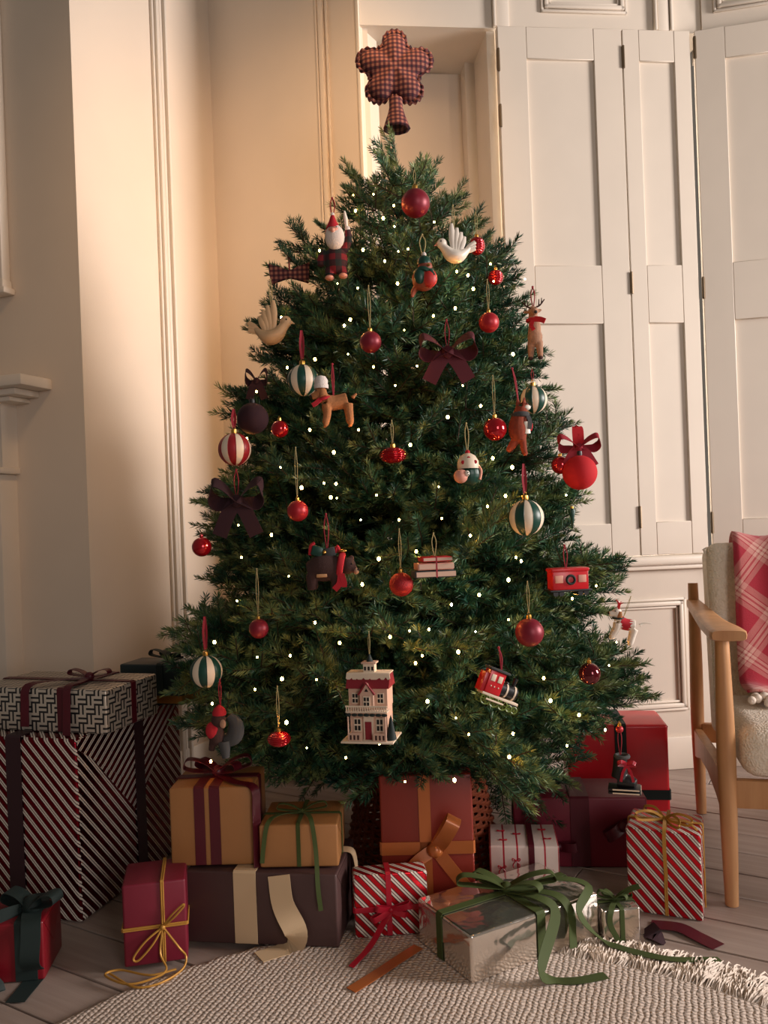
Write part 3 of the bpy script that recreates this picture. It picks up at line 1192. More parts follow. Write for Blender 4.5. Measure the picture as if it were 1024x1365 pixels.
bm_ = B()
bm_.sphere((0, 0, 0), 0.0032, (1, 1, 1.3), u=8, v=6)
proto = bm_.done('bulb', M_bulb, lights)
for k, (x, y) in enumerate(BULBS):
    o = proto if k == 0 else proto.copy()
    if k:
        C.objects.link(o)
        o.parent = lights
    o.location = on_tree(x, y, 0.95 + 0.09 * ((k * 37) % 11) / 10) - V((TX, TY, 0))
    q = 0.45 + 0.6 * ((k * 29) % 13) / 12
    o.scale = (q, q, q)
b = B()
pts = []
for k in range(260):
    zz = 0.36 + (1.86 - 0.36) * k / 259
    a = k * 0.42
    r = RAD(zz) * 0.52
    pts.append((r * math.cos(a), min(0.45, r * math.sin(a)), zz + 0.02 * math.sin(k * 1.7)))
b.tube(pts, 0.0013, 4)
b.done('cable', M_cable, lights)


# ------------------------------------------------------------------ ornaments (modelled in units of one pixel at their distance)
def orn(name, label, cat, x, y, group=None, k=1.03, rz=0.0, tilt=0.0):
    p = on_tree(x, y, k)
    r = thing(name, label, cat, p, rz, group)
    r.rotation_euler = (0, tilt + T, rz) if tilt else (0, 0, rz)
    return r, p.y / F


def hang(root, S, z0, z1, mt=None, sp=2.2, r=0.45, x=0.0, dx=0.0):
    mt = mt or M_cord
    b = B()
    b.tube([(x - sp * 0.2, 0, z0), (x - sp + dx * 0.5, 0, (z0 * 0.4 + z1 * 0.6)), (x + dx, 2, z1)], r, 5, per=4)
    b.tube([(x + sp * 0.2, 0, z0), (x + sp + dx * 0.5, 0, (z0 * 0.4 + z1 * 0.6)), (x + dx, 2, z1)], r, 5, per=4)
    b.sphere((x + dx, 2, z1), r * 2, u=8, v=6)
    return b.done('hanging_loop', mt, root, S)


def ball_prof(r, n=20, squash=1.0):
    return [(r * math.sin(PI * k / n), -r * squash * math.cos(PI * k / n)) for k in range(n + 1)]


def bauble(x, y, d, label, mt, top, group='round baubles', cord=None, stripes=None, k=1.04, capm=None, ribbed=None, broad=False):
    root, S = orn('bauble', label, 'bauble', x, y, group, k)
    r = d / 2
    b = B()
    if stripes:
        b.lathe(ball_prof(r, 24), 48, sector=lambda q: ((q + 2) // 4) % 2)
        b.done('ball', stripes, root, S)
        # raised cord between the stripes
        b = B()
        for q in range(12):
            a = 2 * PI * (q * 4 + 2) / 48
            b.tube([(r * 1.005 * math.sin(PI * t / 16) * math.sin(a), -r * 1.005 * math.sin(PI * t / 16) * math.cos(a), r * 1.005 * math.cos(PI * t / 16)) for t in range(1, 16)], 0.35, 4)
        b.done('seam', stripes[1 if stripes[1] is not M_scream else 0], root, S)
    elif ribbed:
        n = 60
        prof = []
        for q in range(n + 1):
            a = PI * q / n
            rr_ = r * math.sin(a) * (1 + 0.05 * math.cos(q * 2 * PI / 5))
            prof.append((max(0, rr_) if 0 < q < n else 0, -r * ribbed * math.cos(a)))
        b.lathe(prof, 40, mod=lambda a: 1 + 0.03 * math.cos(a * 16))
        b.done('ball', mt, root, S, ang=1.2)
    else:
        b.lathe(ball_prof(r, 24), 40)
        b.done('ball', mt, root, S)
    zt = r * (ribbed or 1)
    b = B()
    cr = max(2.4, d * 0.09)
    b.lathe([(0, zt - 0.8), (cr, zt - 0.8), (cr * 1.08, zt + cr * 0.5), (cr, zt + cr * 1.3), (cr * 0.4, zt + cr * 1.5), (0, zt + cr * 1.5)], 16)
    b.tube([(cr * 0.45 * math.cos(t * PI / 6), 0, zt + cr * 1.9 + cr * 0.5 * math.sin(t * PI / 6)) for t in range(12)], 0.35, 5)
    b.done('cap', capm or M_gold, root, S)
    if top:
        if broad:
            b = B()
            z0, z1 = zt + cr * 1.9, (y - top)
            b.rib([(-0.4, 0, z0), (-2.0, 0, z0 * 0.5 + z1 * 0.5), (0, 2, z1)], (1, 0.3, 0), 3.2, 0.5)
            b.rib([(0.4, 0.5, z0), (2.0, 0.5, z0 * 0.5 + z1 * 0.5), (0, 2.5, z1)], (1, -0.3, 0), 3.2, 0.5)
            b.done('hanging_ribbon', cord or M_redcord, root, S)
        else:
            hang(root, S, zt + cr * 2.0, y - top, cord or M_cord, sp=1.6)
    return root, S


bauble(554, 271, 38, 'large matte burgundy bauble near the top of the tree below the star', M_burg, 226)
bauble(494, 456, 29, 'matte burgundy bauble on a long cord, upper middle of the tree', M_burg, 380)
bauble(652, 430, 27, 'red bauble with a textured mark, upper right beside the reindeer', M_redm, 372)
bauble(636, 328, 21, 'small ribbed dark red bauble just right of the white dove', M_redg, 282, ribbed=1.15)
bauble(404, 507, 42, 'green and cream striped bauble beside the ginger dog, upper left', None, 440, 'striped baubles', M_redcord, (M_sgreen, M_scream), broad=True)
bauble(711, 533, 37, 'green and white striped bauble partly behind the fox figurine on the right', None, 492, 'striped baubles', M_redcord, (M_scream, M_sgreen), k=0.98)
bauble(701, 690, 48, 'largest green and cream striped bauble, hanging at middle right', None, 618, 'striped baubles', M_redcord, (M_scream, M_sgreen), broad=True)
bauble(275, 895, 43, 'green and cream striped bauble in shadow at the lower left', None, 822, 'striped baubles', M_redcord, (M_sgreen, M_scream), broad=True)
bauble(313, 599, 43, 'red and cream striped bauble at the left edge of the tree', None, 545, 'striped baubles', M_redcord, (M_sred, M_scream), broad=True)
bauble(660, 572, 31, 'glossy red glass bauble left of the fox figurine', M_redg, 500)
bauble(373, 572, 23, 'small glossy red bauble right of the dark velvet bauble on the left', M_redg, None)
bauble(269, 729, 26, 'glossy red bauble at the left silhouette, below the plum bow', M_redg, None, capm=M_redg)
bauble(397, 681, 28, 'matte red bauble on a long cord at middle left', M_redm, 596)
bauble(535, 779, 32, 'red glitter bauble in the middle of the tree below the books', M_glit, 705)
bauble(706, 843, 38, 'matte burgundy bauble at lower right below the red carriage', M_burg, 775)
bauble(786, 898, 29, 'glossy dark burgundy bauble at the lower right edge of the tree', M_burgg, None)
bauble(345, 838, 26, 'dark red bauble half hidden in the shadowed lower left foliage', M_burg, 758, k=0.98)
bauble(524, 607, 35, 'flattened ribbed ruby lantern bauble in the centre of the tree', M_redg, 560, ribbed=0.62)
bauble(372, 985, 30, 'flattened ribbed ruby lantern bauble low at the left near the floor gifts', M_redg, 915, ribbed=0.68)
bauble(661, 370, 20, 'ribbed dark red bauble hidden behind needles at upper right', M_redg, None, ribbed=1.0, k=0.97)
bauble(826, 972, 10, 'tiny red bauble on a low right branch above the red gift', M_redm, None)
bauble(747, 620, 24, 'glossy red bauble tucked behind the red velvet bauble on the right', M_redg, None, k=0.99)
bauble(337, 558, 42, 'dark plum velvet bauble at upper left behind the striped one', M_velplum, None, k=1.0, capm=M_black)
vb, vS = bauble(773, 630, 46, 'red velvet bauble with a red velvet bow at the right edge of the tree', M_velred, None, capm=M_black)


def small_bow(root, S, w, h, mt, rw, tails=True, z=0.0):
    """a flat ribbon bow: two loops, two tails and a knot; w, h in pixels"""
    for sx in (-1, 1):
        b = B()
        b.rib([(0, 0, z), (sx * w * 0.28, -3, z + h * 0.26), (sx * w * 0.50, -4, z + h * 0.34), (sx * w * 0.54, 0, z + h * 0.10), (sx * w * 0.42, 4, z - h * 0.04), (sx * w * 0.2, 3, z - h * 0.02), (0, 1, z)],
              [(0, 1, 0.15), (0, 0.9, 0.5), (0, 0.8, 0.7), (0, 0.3, 1), (0, 0.5, 1), (0, 0.8, 0.6), (0, 1, 0.2)], rw, 0.6, 6)
        b.done('bow_loop', mt, root, S)
        if tails:
            b = B()
            b.rib([(0, -1.0, z), (sx * w * 0.18, -2.2, z - h * 0.20), (sx * w * 0.40, -2, z - h * 0.62)], [(1, 0, 0.5), (1, 0, 0.4 * sx), (1, 0, 0.45 * sx)], rw * 0.9, 0.6, 6)
            b.done('bow_tail', mt, root, S)
    b = B()
    b.sphere((0, -2.0, z), rw * 0.38, (1, 0.7, 1.1), u=12, v=8)
    b.done('bow_knot', mt, root, S)


small_bow(vb, vS, 50, 42, M_velcrim, 13, z=34)
b = B()
b.rib([(-3, 0, 36), (-3, 3, 58), (0, 8, 62), (3, 3, 58), (3, 0, 36)], (1, 0, 0), 9, 0.6)
b.done('hanging_ribbon', M_velred, vb, vS)

r, S = orn('velvet_bow', 'burgundy velvet bow with a red cord, upper middle right of the tree', 'bow', 597, 470, 'fabric bows', 1.05)
small_bow(r, S, 66, 62, M_velburg, 22)
hang(r, S, 4, 44, M_redcord, 3, 0.7)
r, S = orn('velvet_bow', 'dark plum velvet bow in shadow hanging at the left, below the red striped bauble', 'bow', 316, 668, 'fabric bows', 1.03)
small_bow(r, S, 62, 74, M_velplum, 22)
hang(r, S, 4, 42, M_redcord, 3, 0.6)
r, S = orn('velvet_bow', 'small dark plum bow above the plum velvet bauble, upper left', 'bow', 342, 508, 'fabric bows', 1.02)
small_bow(r, S, 26, 40, M_velplum, 11)
r, S = orn('gingham_bow', 'brown and red gingham bow on the left outline of the tree top', 'bow', 386, 366, 'fabric bows', 1.05)
for sx in (-1, 1):
    b = B()
    b.prism([(0, -5), (sx * 12, -8), (sx * 26, -13), (sx * 25, 2), (sx * 28, 16), (sx * 14, 9), (0, 5)], -3.5, 3.5)
    bmesh.ops.bevel(b.bm, geom=list(b.bm.edges), offset=1.5, segments=2, affect='EDGES')
    b.done('bow_loop', M_ging, r, S)
b = B()
b.box((0, 0, 0), (9, 9.5, 11), bev=3)
b.done('bow_knot', M_ging, r, S)
hang(r, S, 5, 28, M_redcord, 0.8, 0.6)

# star topper
p = at(526, 92, 2.28)
tp = thing('star_topper', 'plush red and tan gingham star with frilled edge on the tree top', 'tree topper', (TX, TY, 0), 0)
S = 2.28 / F
tp.location = p


def star_r(a):
    best = 35.5
    for k in range(5):
        dd = (a - PI / 2 + 0.04 - k * 2 * PI / 5 + PI) % (2 * PI) - PI
        dl, rl_ = (35.5, 16.0) if k == 0 else (34.5, 17.5)
        sn = dl * math.sin(dd)
        if abs(dd) < 1.0 and abs(sn) < rl_:
            best = max(best, dl * math.cos(dd) + math.sqrt(rl_ * rl_ - sn * sn))
    return best


b = B()
NS, NRg = 120, 9
front, back = [], []
for j in range(NRg + 1):
    f = j / NRg
    h = 15 * math.sqrt(max(0, 1 - f ** 2.2))
    rf, rb_ = [], []
    for k in range(NS):
        a = 2 * PI * k / NS
        rr_ = (star_r(a) * f + 42.0 * (1 - f)) * f * 0.93
        hh = h * (0.75 + 0.25 * math.cos(5 * (a - PI / 2)) * f)
        rf.append(b.bm.verts.new((rr_ * math.cos(a), -hh, rr_ * math.sin(a))))
        rb_.append(b.bm.verts.new((rr_ * math.cos(a), hh, rr_ * math.sin(a))) if j < NRg else rf[-1])
    front.append(rf)
    back.append(rb_)
for side in (front, back):
    for j in range(1, NRg):
        for k in range(NS):
            b.bm.faces.new((side[j][k], side[j][(k + 1) % NS], side[j + 1][(k + 1) % NS], side[j + 1][k]))
    b.bm.faces.new(side[1])
for side in (front, back):
    for v in side[0]:
        if v.is_valid and not v.link_faces:
            b.bm.verts.remove(v)
b.done('star_cushion', M_ging, tp, S, ang=2.5)
b = B()
NF = 300
ri, ro = [], []
for k in range(NF):
    a = 2 * PI * k / NF
    rr_ = star_r(a)
    wv = math.sin(k * 2 * PI * 46 / NF)
    ri.append(b.bm.verts.new((rr_ * 0.90 * math.cos(a), 0, rr_ * 0.90 * math.sin(a))))
    q = rr_ + 2.2 + 0.5 * wv
    ro.append(b.bm.verts.new((q * math.cos(a), wv * 2.6, q * math.sin(a))))
for k in range(NF):
    b.bm.faces.new((ri[k], ri[(k + 1) % NF], ro[(k + 1) % NF], ro[k]))
o = b.done('frill', M_ging, tp, S, ang=3)
sm = o.modifiers.new('thick', 'SOLIDIFY')
sm.thickness = 0.0016
b = B()
b.lathe([(0, -40), (9, -40), (9, -52), (11, -60), (16, -74), (18, -80), (15, -81), (10, -76), (0, -70)], 28, c=(0, 0, 0), mod=lambda a: 1 + 0.03 * math.sin(a * 9))
b.done('sleeve', M_ging, tp, S)

# white-bearded figurine
r, S = orn('bearded_figurine', 'white-bearded man figurine in red cap and dark plaid coat raising one arm', 'figurine', 447, 325, 'figure ornaments', 1.06)
b = B()
b.sphere((0, 0, -22), 16, (1.0, 0.8, 1.15))
b.tube([(-8, 0, -34), (-9, -1, -43)], [7, 6], 10)
b.tube([(7, 0, -34), (9, -1, -43)], [7, 6], 10)
b.tube([(-12, 0, -12), (-19, -2, -20), (-20, -4, -30)], [6, 5.5, 4.5], 10, per=3)
b.tube([(11, 0, -10), (18, 0, 4), (17, -1, 18)], [6, 5, 4], 10, per=3)
fuse(b.done('coat', M_plaidd, r, S), 1.1 * S)
b = B()
b.sphere((0, -8, 6), 13, (1, 0.75, 1.32))
b.done('beard', M_whitew, r, S)
b = B()
b.sphere((-1, -12.5, 14), 7.5, (1.0, 0.8, 0.55))
b.sphere((-2, -19, 12), 2.8)
b.sphere((-10.5, -9, 14), 2.3)
b.done('face', M_pink, r, S)
b = B()
b.sphere((-6, -18.3, 16.2), 0.9, u=8, v=6)
b.sphere((3, -18.3, 16.2), 0.9, u=8, v=6)
b.done('eyes', M_black, r, S)
b = B()
b.lathe([(0, 36), (2, 36), (5, 28), (9, 20), (9.5, 18), (0, 18)], 20, c=(-2, -6, 0))
b.done('cap', M_redfelt, r, S)
b = B()
b.sphere((-2, -6, 37), 2.8, u=12, v=8)
b.done('pompom', M_whitew, r, S)
b = B()
b.sphere((17, -2, 19), 3.6)
b.tube([(-6, 0, -6), (0, 0, -6)], 0.2, 4)
b.done('mitten', M_whitew, r, S)
b = B()
b.tube([(16, -3, 20), (15, -3, 32), (14, -3, 42)], [2.0, 3.0, 1.2], 10)
b.done('candle', M_dove, r, S)
b = B()
b.sphere((-9, -3, -46), 6, (1, 1.2, 0.6))
b.sphere((9, -3, -44), 6, (1, 1.2, 0.6))
b.done('boots', M_pink, r, S)
hang(r, S, 37, 62, M_redcord, 3, 0.7, x=-2)

# robin in a green cap
r, S = orn('robin_figurine', 'red-breasted robin figurine in green bobble cap and scarf, upper middle', 'figurine', 565, 368, 'figure ornaments', 1.06)
b = B()
b.sphere((0, 0, -4), 17, (0.95, 0.9, 0.95))
b.sphere((2, -3, 11), 10, (1, 0.9, 0.9))
b.tube([(-6, 4, -8), (-14, 6, -18), (-17, 6, -26)], [8, 6, 3], 10, flat=0.6)
fuse(b.done('body', M_robinb, r, S), 1.1 * S)
b = B()
b.sphere((7, -9, -6), 11.5, (0.9, 0.75, 1.05))
b.done('breast', M_robin, r, S)
b = B()
b.sphere((-6, -12, -3), 9, (0.85, 0.5, 1.2))
b.done('wing', M_dgreen, r, S)
b = B()
b.tube([(11 * math.cos(t * PI / 10), -3 + 11 * math.sin(t * PI / 10), 5 + 1.5 * math.sin(t)) for t in range(21)], 3.2, 8)
b.tube([(8, -13, 4), (13, -14, -4)], [3, 2.2], 8)
b.done('scarf', M_dgreen, r, S)
b = B()
b.lathe([(9.5, 14), (9.8, 17), (8.5, 22), (4, 26), (0, 27)], 20, c=(1, -2, 0))
b.done('cap', M_dgreen, r, S)
b = B()
b.sphere((1, -2, 28), 3.4, u=12, v=8)
b.done('pompom', M_whitew, r, S)
b = B()
b.tube([(6, -12, 11), (8, -16.5, 9)], [2.2, 0.3], 8)
b.done('beak', M_goldstr, r, S)
hang(r, S, 28, 56, M_cord, 4, 0.7, x=0)


def dove(x, y, sc, label, mt, beakm, flip):
    r, S = orn('dove_ornament', label, 'bird', x, y, 'dove ornaments', 1.06)
    S *= sc
    f = flip
    b = B()
    b.tube([(f * -15, 0, 6), (f * -10, 0, 0), (f * -2, 0, -9), (f * 8, 0, -11), (f * 18, 0, -5), (f * 24, 0, 0)], [6, 7.5, 11, 11, 6, 2], 14, per=4, flat=0.8)
    b.sphere((f * -13.5, 0, 6.5), 7.2)
    fuse(b.done('body', mt, r, S), 0.9 * S)
    b = B()
    for k in range(4):
        a = 1.75 - 0.22 * k if f > 0 else PI - 1.75 + 0.22 * k
        ln = 34 - 6 * k
        b.tube([(f * (1 + 3 * k), 1 - 5, -4), (f * (2 + 3 * k) + math.cos(a) * ln * 0.6 * 0.6, -4, -4 + ln * 0.62), (f * (3 + 3.4 * k) + math.cos(a) * ln * 0.5, -3, -2 + ln)], [3.5, 4.5, 2.0], 10, per=3, flat=0.45, up=(0, 1, 0))
    b.done('wing', mt, r, S)
    b = B()
    for k in (-1, 0, 1):
        b.tube([(f * 16, 0, -5), (f * 25, 0, 0 + 3 * k), (f * 31, 0, 3 + 4.5 * k)], [2.5, 3.6, 2.6], 10, flat=0.5, up=(0, 1, 0))
    b.done('tail', mt, r, S)
    b = B()
    b.tube([(f * -19, -1, 6), (f * -24.5, -1, 3.5)], [2.4, 0.3], 8)
    b.done('beak', beakm, r, S)
    b = B()
    b.sphere((f * -15, -6.6, 8), 1.1, u=8, v=6)
    b.done('eye', M_black, r, S)
    if mt is M_dove:
        b = B()
        for (ex, ez, a) in ((0, -7, 0.6), (4, -10, -0.3), (-3, -10, 0.2), (7, -13, 0.4)):
            b.sphere((ex * f, -9.0, ez), 2.2, (1.1, 0.35, 0.5), Quaternion((0, 1, 0), a), u=10, v=6)
        b.done('painted_leaf', M_brown, r, S)
    hang(r, S, 26, 58, M_cord, 1.5, 0.6, x=f * 3)


dove(603, 331, 1.0, 'white ceramic dove with one raised wing, near the tree top at right', M_dove, M_pink, 1)
dove(366, 437, 1.12, 'buff coloured dove with raised wing on the left edge of the upper tree', M_dovetan, M_dovetan, -1)

# reindeer
r, S = orn('reindeer_ornament', 'tan felt reindeer with antlers and red scarf at the upper right edge', 'figurine', 712, 440, 'figure ornaments', 1.04, rz=-0.3)
b = B()
b.tube([(0, 0, -8), (1, 0, 6), (-1, -1, 20)], [9, 8, 6], 12, per=3)
b.sphere((1, 0, -10), 10, (1, 0.9, 1.2))
for sx in (-1, 1):
    b.tube([(sx * 5 + 1, 0, -16), (sx * 6 + 1, -1, -30), (sx * 6.5 + 1, -2, -37)], [5.5, 4.2, 3.4], 10, per=3)
b.sphere((0, -3, 24), 7.5, (0.9, 1.0, 1.0))
b.tube([(1, -6, 24), (4, -14, 20)], [5, 3.6], 10)
b.tube([(-8, 0, 25), (-13, 0, 25)], [3, 1], 8)
b.tube([(7, 0, 25), (11, 0, 26)], [3, 1], 8)
fuse(b.done('body', M_tan, r, S), 1.0 * S)
for sx in (-1, 1):
    b = B()
    b.tube([(sx * 3, 1, 30), (sx * 9, 2, 33), (sx * 15, 2, 40)], [1.2, 1.1, 0.7], 6, per=3)
    for q, l in ((0.35, 8), (0.65, 7)):
        x0, z0 = sx * (3 + 12 * q), 30 + 8 * q
        b.tube([(x0, 2, z0), (x0 + sx * 0.5, 2, z0 + l)], [1.0, 0.6], 6)
    b.done('antler', M_brown, r, S)
b = B()
b.tube([(8 * math.cos(t * PI / 8), 7 * math.sin(t * PI / 8), 13) for t in range(17)], 2.8, 8)
b.rib([(2, -8, 13), (10, -10, 11), (16, -11, 8)], (0, 0, 1), 7, 1.5)
b.rib([(0, -8, 12), (-2, -10, 4), (1, -10.5, -2)], (1, 0, 0), 5, 1.5)
b.done('scarf', M_redfelt, r, S)
b = B()
b.sphere((5, -16, 20), 2.2, u=8, v=6)
b.sphere((-3, -9.5, 27), 1.0, u=8, v=6)
b.sphere((4, -9.5, 27), 1.0, u=8, v=6)
b.done('eyes_and_nose', M_black, r, S)
b = B()
for sx in (-1, 1):
    b.sphere((sx * 6.5 + 1, -3, -38), 3.6, (1, 1.1, 0.7), u=10, v=8)
b.done('hooves', M_brown, r, S)
hang(r, S, 30, 58, M_redcord, 2.5, 0.8)


# dogs
def dog(x, y, label, mt, rz, sc):
    r, S = orn('dog_ornament', label, 'figurine', x, y, 'figure ornaments', 1.08, rz=rz)
    S *= sc
    b = B()
    b.tube([(-12, 0, 0), (0, 0, 0), (16, 0, 3)], [11, 10, 10.5], 12, per=3)
    b.tube([(-12, 0, 3), (-18, -1, 12)], [8, 6.5], 12)
    b.sphere((-19, -1, 14), 8.5, (1, 0.95, 1))
    b.tube([(-22, -2, 12), (-31, -3, 8)], [6, 4.2], 10)
    for (lx, ly, bx) in ((-12, -5, -13), (-12, 5, -13), (17, -5, 20), (17, 5, 20)):
        b.tube([(lx, ly, -2), (lx + 1, ly, -14), (bx - 1, ly, -27), (bx - 3, ly, -28)], [6.5, 5.4, 4.8, 4.2], 10, per=3)
    b.tube([(23, 0, 6), (29, 0, 12)], [3, 1.6], 8)
    fuse(b.done('body', mt, r, S), 1.1 * S)
    return r, S


r, S = dog(447, 537, 'ginger felt dog wearing a white knitted hat, upper left of centre', M_felt, 0.12, 1.0)
for sy in (-1, 1):
    b = B()
    b.tube([(-17, -1 + sy * 7, 18), (-16, -1 + sy * 9.5, 8)], [3, 4.5], 10, flat=0.45, up=(0, 1, 0))
    b.done('ear', M_felt, r, S)
b = B()
b.lathe([(8.2, 19), (9.3, 19), (9.5, 24), (8.6, 24.5), (9, 30), (6, 35), (0, 37)], 24, c=(-18, -1, 0), mod=lambda a: 1 + 0.03 * math.cos(a * 24))
b.done('knitted_hat', M_whitew, r, S)
b = B()
b.tube([(-15 + 8.5 * math.cos(t * PI / 8), 8.5 * math.sin(t * PI / 8), 5 + 2 * math.cos(t * PI / 8)) for t in range(17)], 2.4, 8)
b.rib([(-20, -8, 4), (-27, -9, -2), (-31, -9, -4)], (0, 0.3, 1), 6, 1.5)
b.done('scarf', M_redfelt, r, S)
b = B()
b.sphere((-32, -3, 9), 2.2, u=8, v=6)
b.sphere((-25, -8.2, 16), 1.0, u=8, v=6)
b.done('nose_and_eye', M_black, r, S)
hang(r, S, 8, 52, M_redcord, 1.2, 0.9, x=-2)

r, S = dog(833, 832, 'white dog in a red coat with red antlers at the right edge of the tree', M_dove, -0.15, 0.78)
r.rotation_euler = (0, 0.38, -0.1)
b = B()
b.tube([(-10, 0, 1), (0, 0, 0), (13, 0, 2.5)], [10.6, 10.2, 10], 16, per=3)
b.done('coat', M_redfelt, r, S)
b = B()
b.tube([(24, 0, 8), (32, 0, 14), (42, 0, 16)], [2, 1.2, 0.5], 8, per=3)
b.done('tail', M_dove, r, S)
for sy in (-1, 1):
    b = B()
    b.tube([(-19, sy * 4, 21), (-21, sy * 7, 30), (-26, sy * 9, 34)], [1.6, 1.4, 0.8], 7, per=3)
    b.tube([(-21, sy * 7, 29), (-16, sy * 8, 34)], [1.2, 0.7], 7)
    b.done('antler', M_engred, r, S)
    b = B()
    b.tube([(-16, sy * 7.5, 18), (-13, sy * 9, 8)], [3, 4.2], 10, flat=0.45, up=(0, 1, 0))
    b.done('ear', M_felt, r, S)
b = B()
b.sphere((-32, -3, 9), 2.4, u=8, v=6)
b.sphere((-24, -8.2, 16), 1.2, u=8, v=6)
b.done('nose_and_eye', M_black, r, S)
b = B()
b.tube([(-14 + 8.6 * math.cos(t * PI / 8), 8.6 * math.sin(t * PI / 8), 6 + 3 * math.cos(t * PI / 8)) for t in range(17)], 1.8, 8)
b.done('collar', M_velgreen2, r, S)
hang(r, S, 10, 48, M_cord, 1.0, 0.5, x=-6)

# fox with scarf
r, S = orn('fox_figurine', 'russet fox figurine in a grey coat in front of the striped bauble, right side', 'figurine', 692, 567, 'figure ornaments', 1.06, rz=0.3)
b = B()
b.tube([(0, 0, -20), (-2, 0, -6), (0, 0, 10), (4, -3, 24)], [9, 13, 10, 8], 14, per=3)
b.tube([(4, -3, 26), (12, -6, 24)], [7.5, 3], 12)
b.tube([(0, 0, 28), (-1, 0, 38)], [4, 1], 8, flat=0.5)
b.tube([(8, -1, 28), (9, -1, 38)], [4, 1], 8, flat=0.5)
b.tube([(-5, 2, -20), (-12, 4, -30), (-16, 4, -34)], [6, 5, 3], 10, per=3)
b.tube([(3, -3, -20), (4, -5, -36), (6, -8, -39)], [5, 4, 3], 10, per=3)
fuse(b.done('body', M_fox, r, S), 1.1 * S)
b = B()
b.sphere((9, -7, 23), 4.6, (1.2, 0.8, 0.8))
b.tube([(7, -9, -12), (6, -10.5, 4)], [5, 4], 10, flat=0.5)
b.done('white_bib', M_dove, r, S)
b = B()
b.tube([(2 + 9 * math.cos(t * PI / 8), -1 + 9 * math.sin(t * PI / 8), 14) for t in range(17)], 3.6, 8)
b.rib([(8, -8, 14), (10, -12, 4), (9, -12, -6)], (1, 0, 0), 6, 1.6)
b.done('scarf', M_grey, r, S)
b = B()
b.tube([(11, -4, 8), (14, -6, 0), (13, -7, -8)], [3, 3, 2], 8, per=3)
b.done('sleeve', M_redfelt, r, S)
b = B()
b.sphere((14, -6.5, 24.5), 1.8, u=8, v=6)
b.sphere((8, -10, 28), 1.1, u=8, v=6)
b.done('nose_and_eye', M_black, r, S)
hang(r, S, 34, 76, M_redcord, 0.9, 0.9, x=0, dx=-6)

# hedgehog-like figurine in a cream hat
r, S = orn('mouse_figurine', 'round figurine in a cream patterned hat with a dark green coat, centre right', 'figurine', 622, 624, 'figure ornaments', 1.06)
b = B()
b.sphere((4, 0, -8), 15, (1.0, 0.85, 1.1))
b.tube([(12, 2, 0), (16, 2, -10), (13, 0, -20)], [6, 5, 4], 10, per=3)
fuse(b.done('coat', M_dgreen, r, S), 1.0 * S)
b = B()
b.lathe([(14, -1), (14.5, 2), (14, 9), (10, 16), (4, 19.5), (0, 20)], 28, c=(2, -2, 0))
b.done('hat', M_cream, r, S)
b = B()
b.sphere((2, -2, 21), 3.2, u=12, v=8)
b.done('pompom', M_redfelt, r, S)
b = B()
for (ax, z) in ((-8, 7), (0, 12), (9, 7)):
    a = ax / 14
    b.sphere((2 + 14 * math.sin(a), -2 - 14.2 * math.cos(a) + (3 if z > 10 else 0), z), 2.7, (1, 0.3, 1), u=10, v=6)
b.done('printed_swirls', M_redfelt, r, S)
b = B()
b.sphere((-9, -10, -11), 9.5)
b.done('face', M_pink, r, S)
b = B()
b.sphere((-1, -16, -8), 3.6, (0.9, 0.8, 1.1))
b.done('muzzle', M_dove, r, S)
b = B()
b.sphere((0, -19, -7), 0.9, u=8, v=6)
b.sphere((0.5, -18.6, -10), 0.8, u=8, v=6)
b.done('eyes', M_black, r, S)
b = B()
b.rib([(14, -2, 6), (19, -3, -4), (17, -4, -16)], (0.3, 1, 0), 8, 2)
b.done('hat_flap', M_pink, r, S)
hang(r, S, 23, 60, M_cord, 2.4, 0.7, x=2)

# bear carrying gifts
r, S = orn('bear_ornament', 'dark brown bear in a red scarf carrying parcels on its back, left of centre', 'figurine', 438, 757, 'figure ornaments', 1.06)
b = B()
b.tube([(-26, 2, -4), (-10, 0, 0), (8, 0, 0), (18, -2, 2)], [13, 18, 17, 13], 16, per=4)
b.sphere((26, -4, 2), 11)
b.tube([(29, -6, 0), (37, -8, -4)], [7, 4.5], 12)
for (lx, ly) in ((-22, -7), (-22, 8), (10, -7), (10, 8)):
    b.tube([(lx, ly, -8), (lx, ly, -28)], [8, 6.5], 12)
b.sphere((20, 2, 13), 4)
b.sphere((31, 0, 12), 4)
fuse(b.done('body', M_brown, r, S), 1.4 * S)
b = B()
b.sphere((37, -9, -5), 4.5, (0.8, 1, 1))
b.done('muzzle', M_tan, r, S)
b = B()
b.sphere((40, -11, -3), 1.8, u=8, v=6)
b.sphere((32, -13, 5), 1.1, u=8, v=6)
b.done('nose_and_eye', M_black, r, S)
b = B()
b.tube([(16 + 3 * math.sin(t * PI / 8), 15 * math.cos(t * PI / 8), 1 + 16 * math.sin(t * PI / 8)) for t in range(17)], 4.5, 8, flat=0.8)
b.rib([(17, -15, -8), (15, -17, -20), (8, -17, -28)], (1, 0, 0.3), 8, 2)
b.rib([(18, -15, -8), (21, -17, -18), (21, -17, -25)], (1, 0, 0), 7, 2)
b.done('scarf', M_redfelt, r, S)
b = B()
b.box((-14, 0, 23), (15, 14, 13), Quaternion((0, 1, 0), 0.3), bev=1.5)
b.done('green_parcel', M_dgreen, r, S)
b = B()
b.box((3, 0, 21), (14, 13, 12), Quaternion((0, 1, 0), -0.2), bev=1.5)
b.done('grey_parcel', M_grey, r, S)
b = B()
b.tube([(-24, -2, 18), (-22, -2, 30), (-17, -2, 34)], [2.4, 2.6, 2], 8, per=3)
b.tube([(10, -2, 20), (13, -2, 28), (16, -2, 20)], [2.4, 2.6, 2], 8, per=3)
b.done('candy_cane', M_redfelt, r, S)
b = B()
b.sphere((-4, -9, 21), 2.5, u=10, v=8)
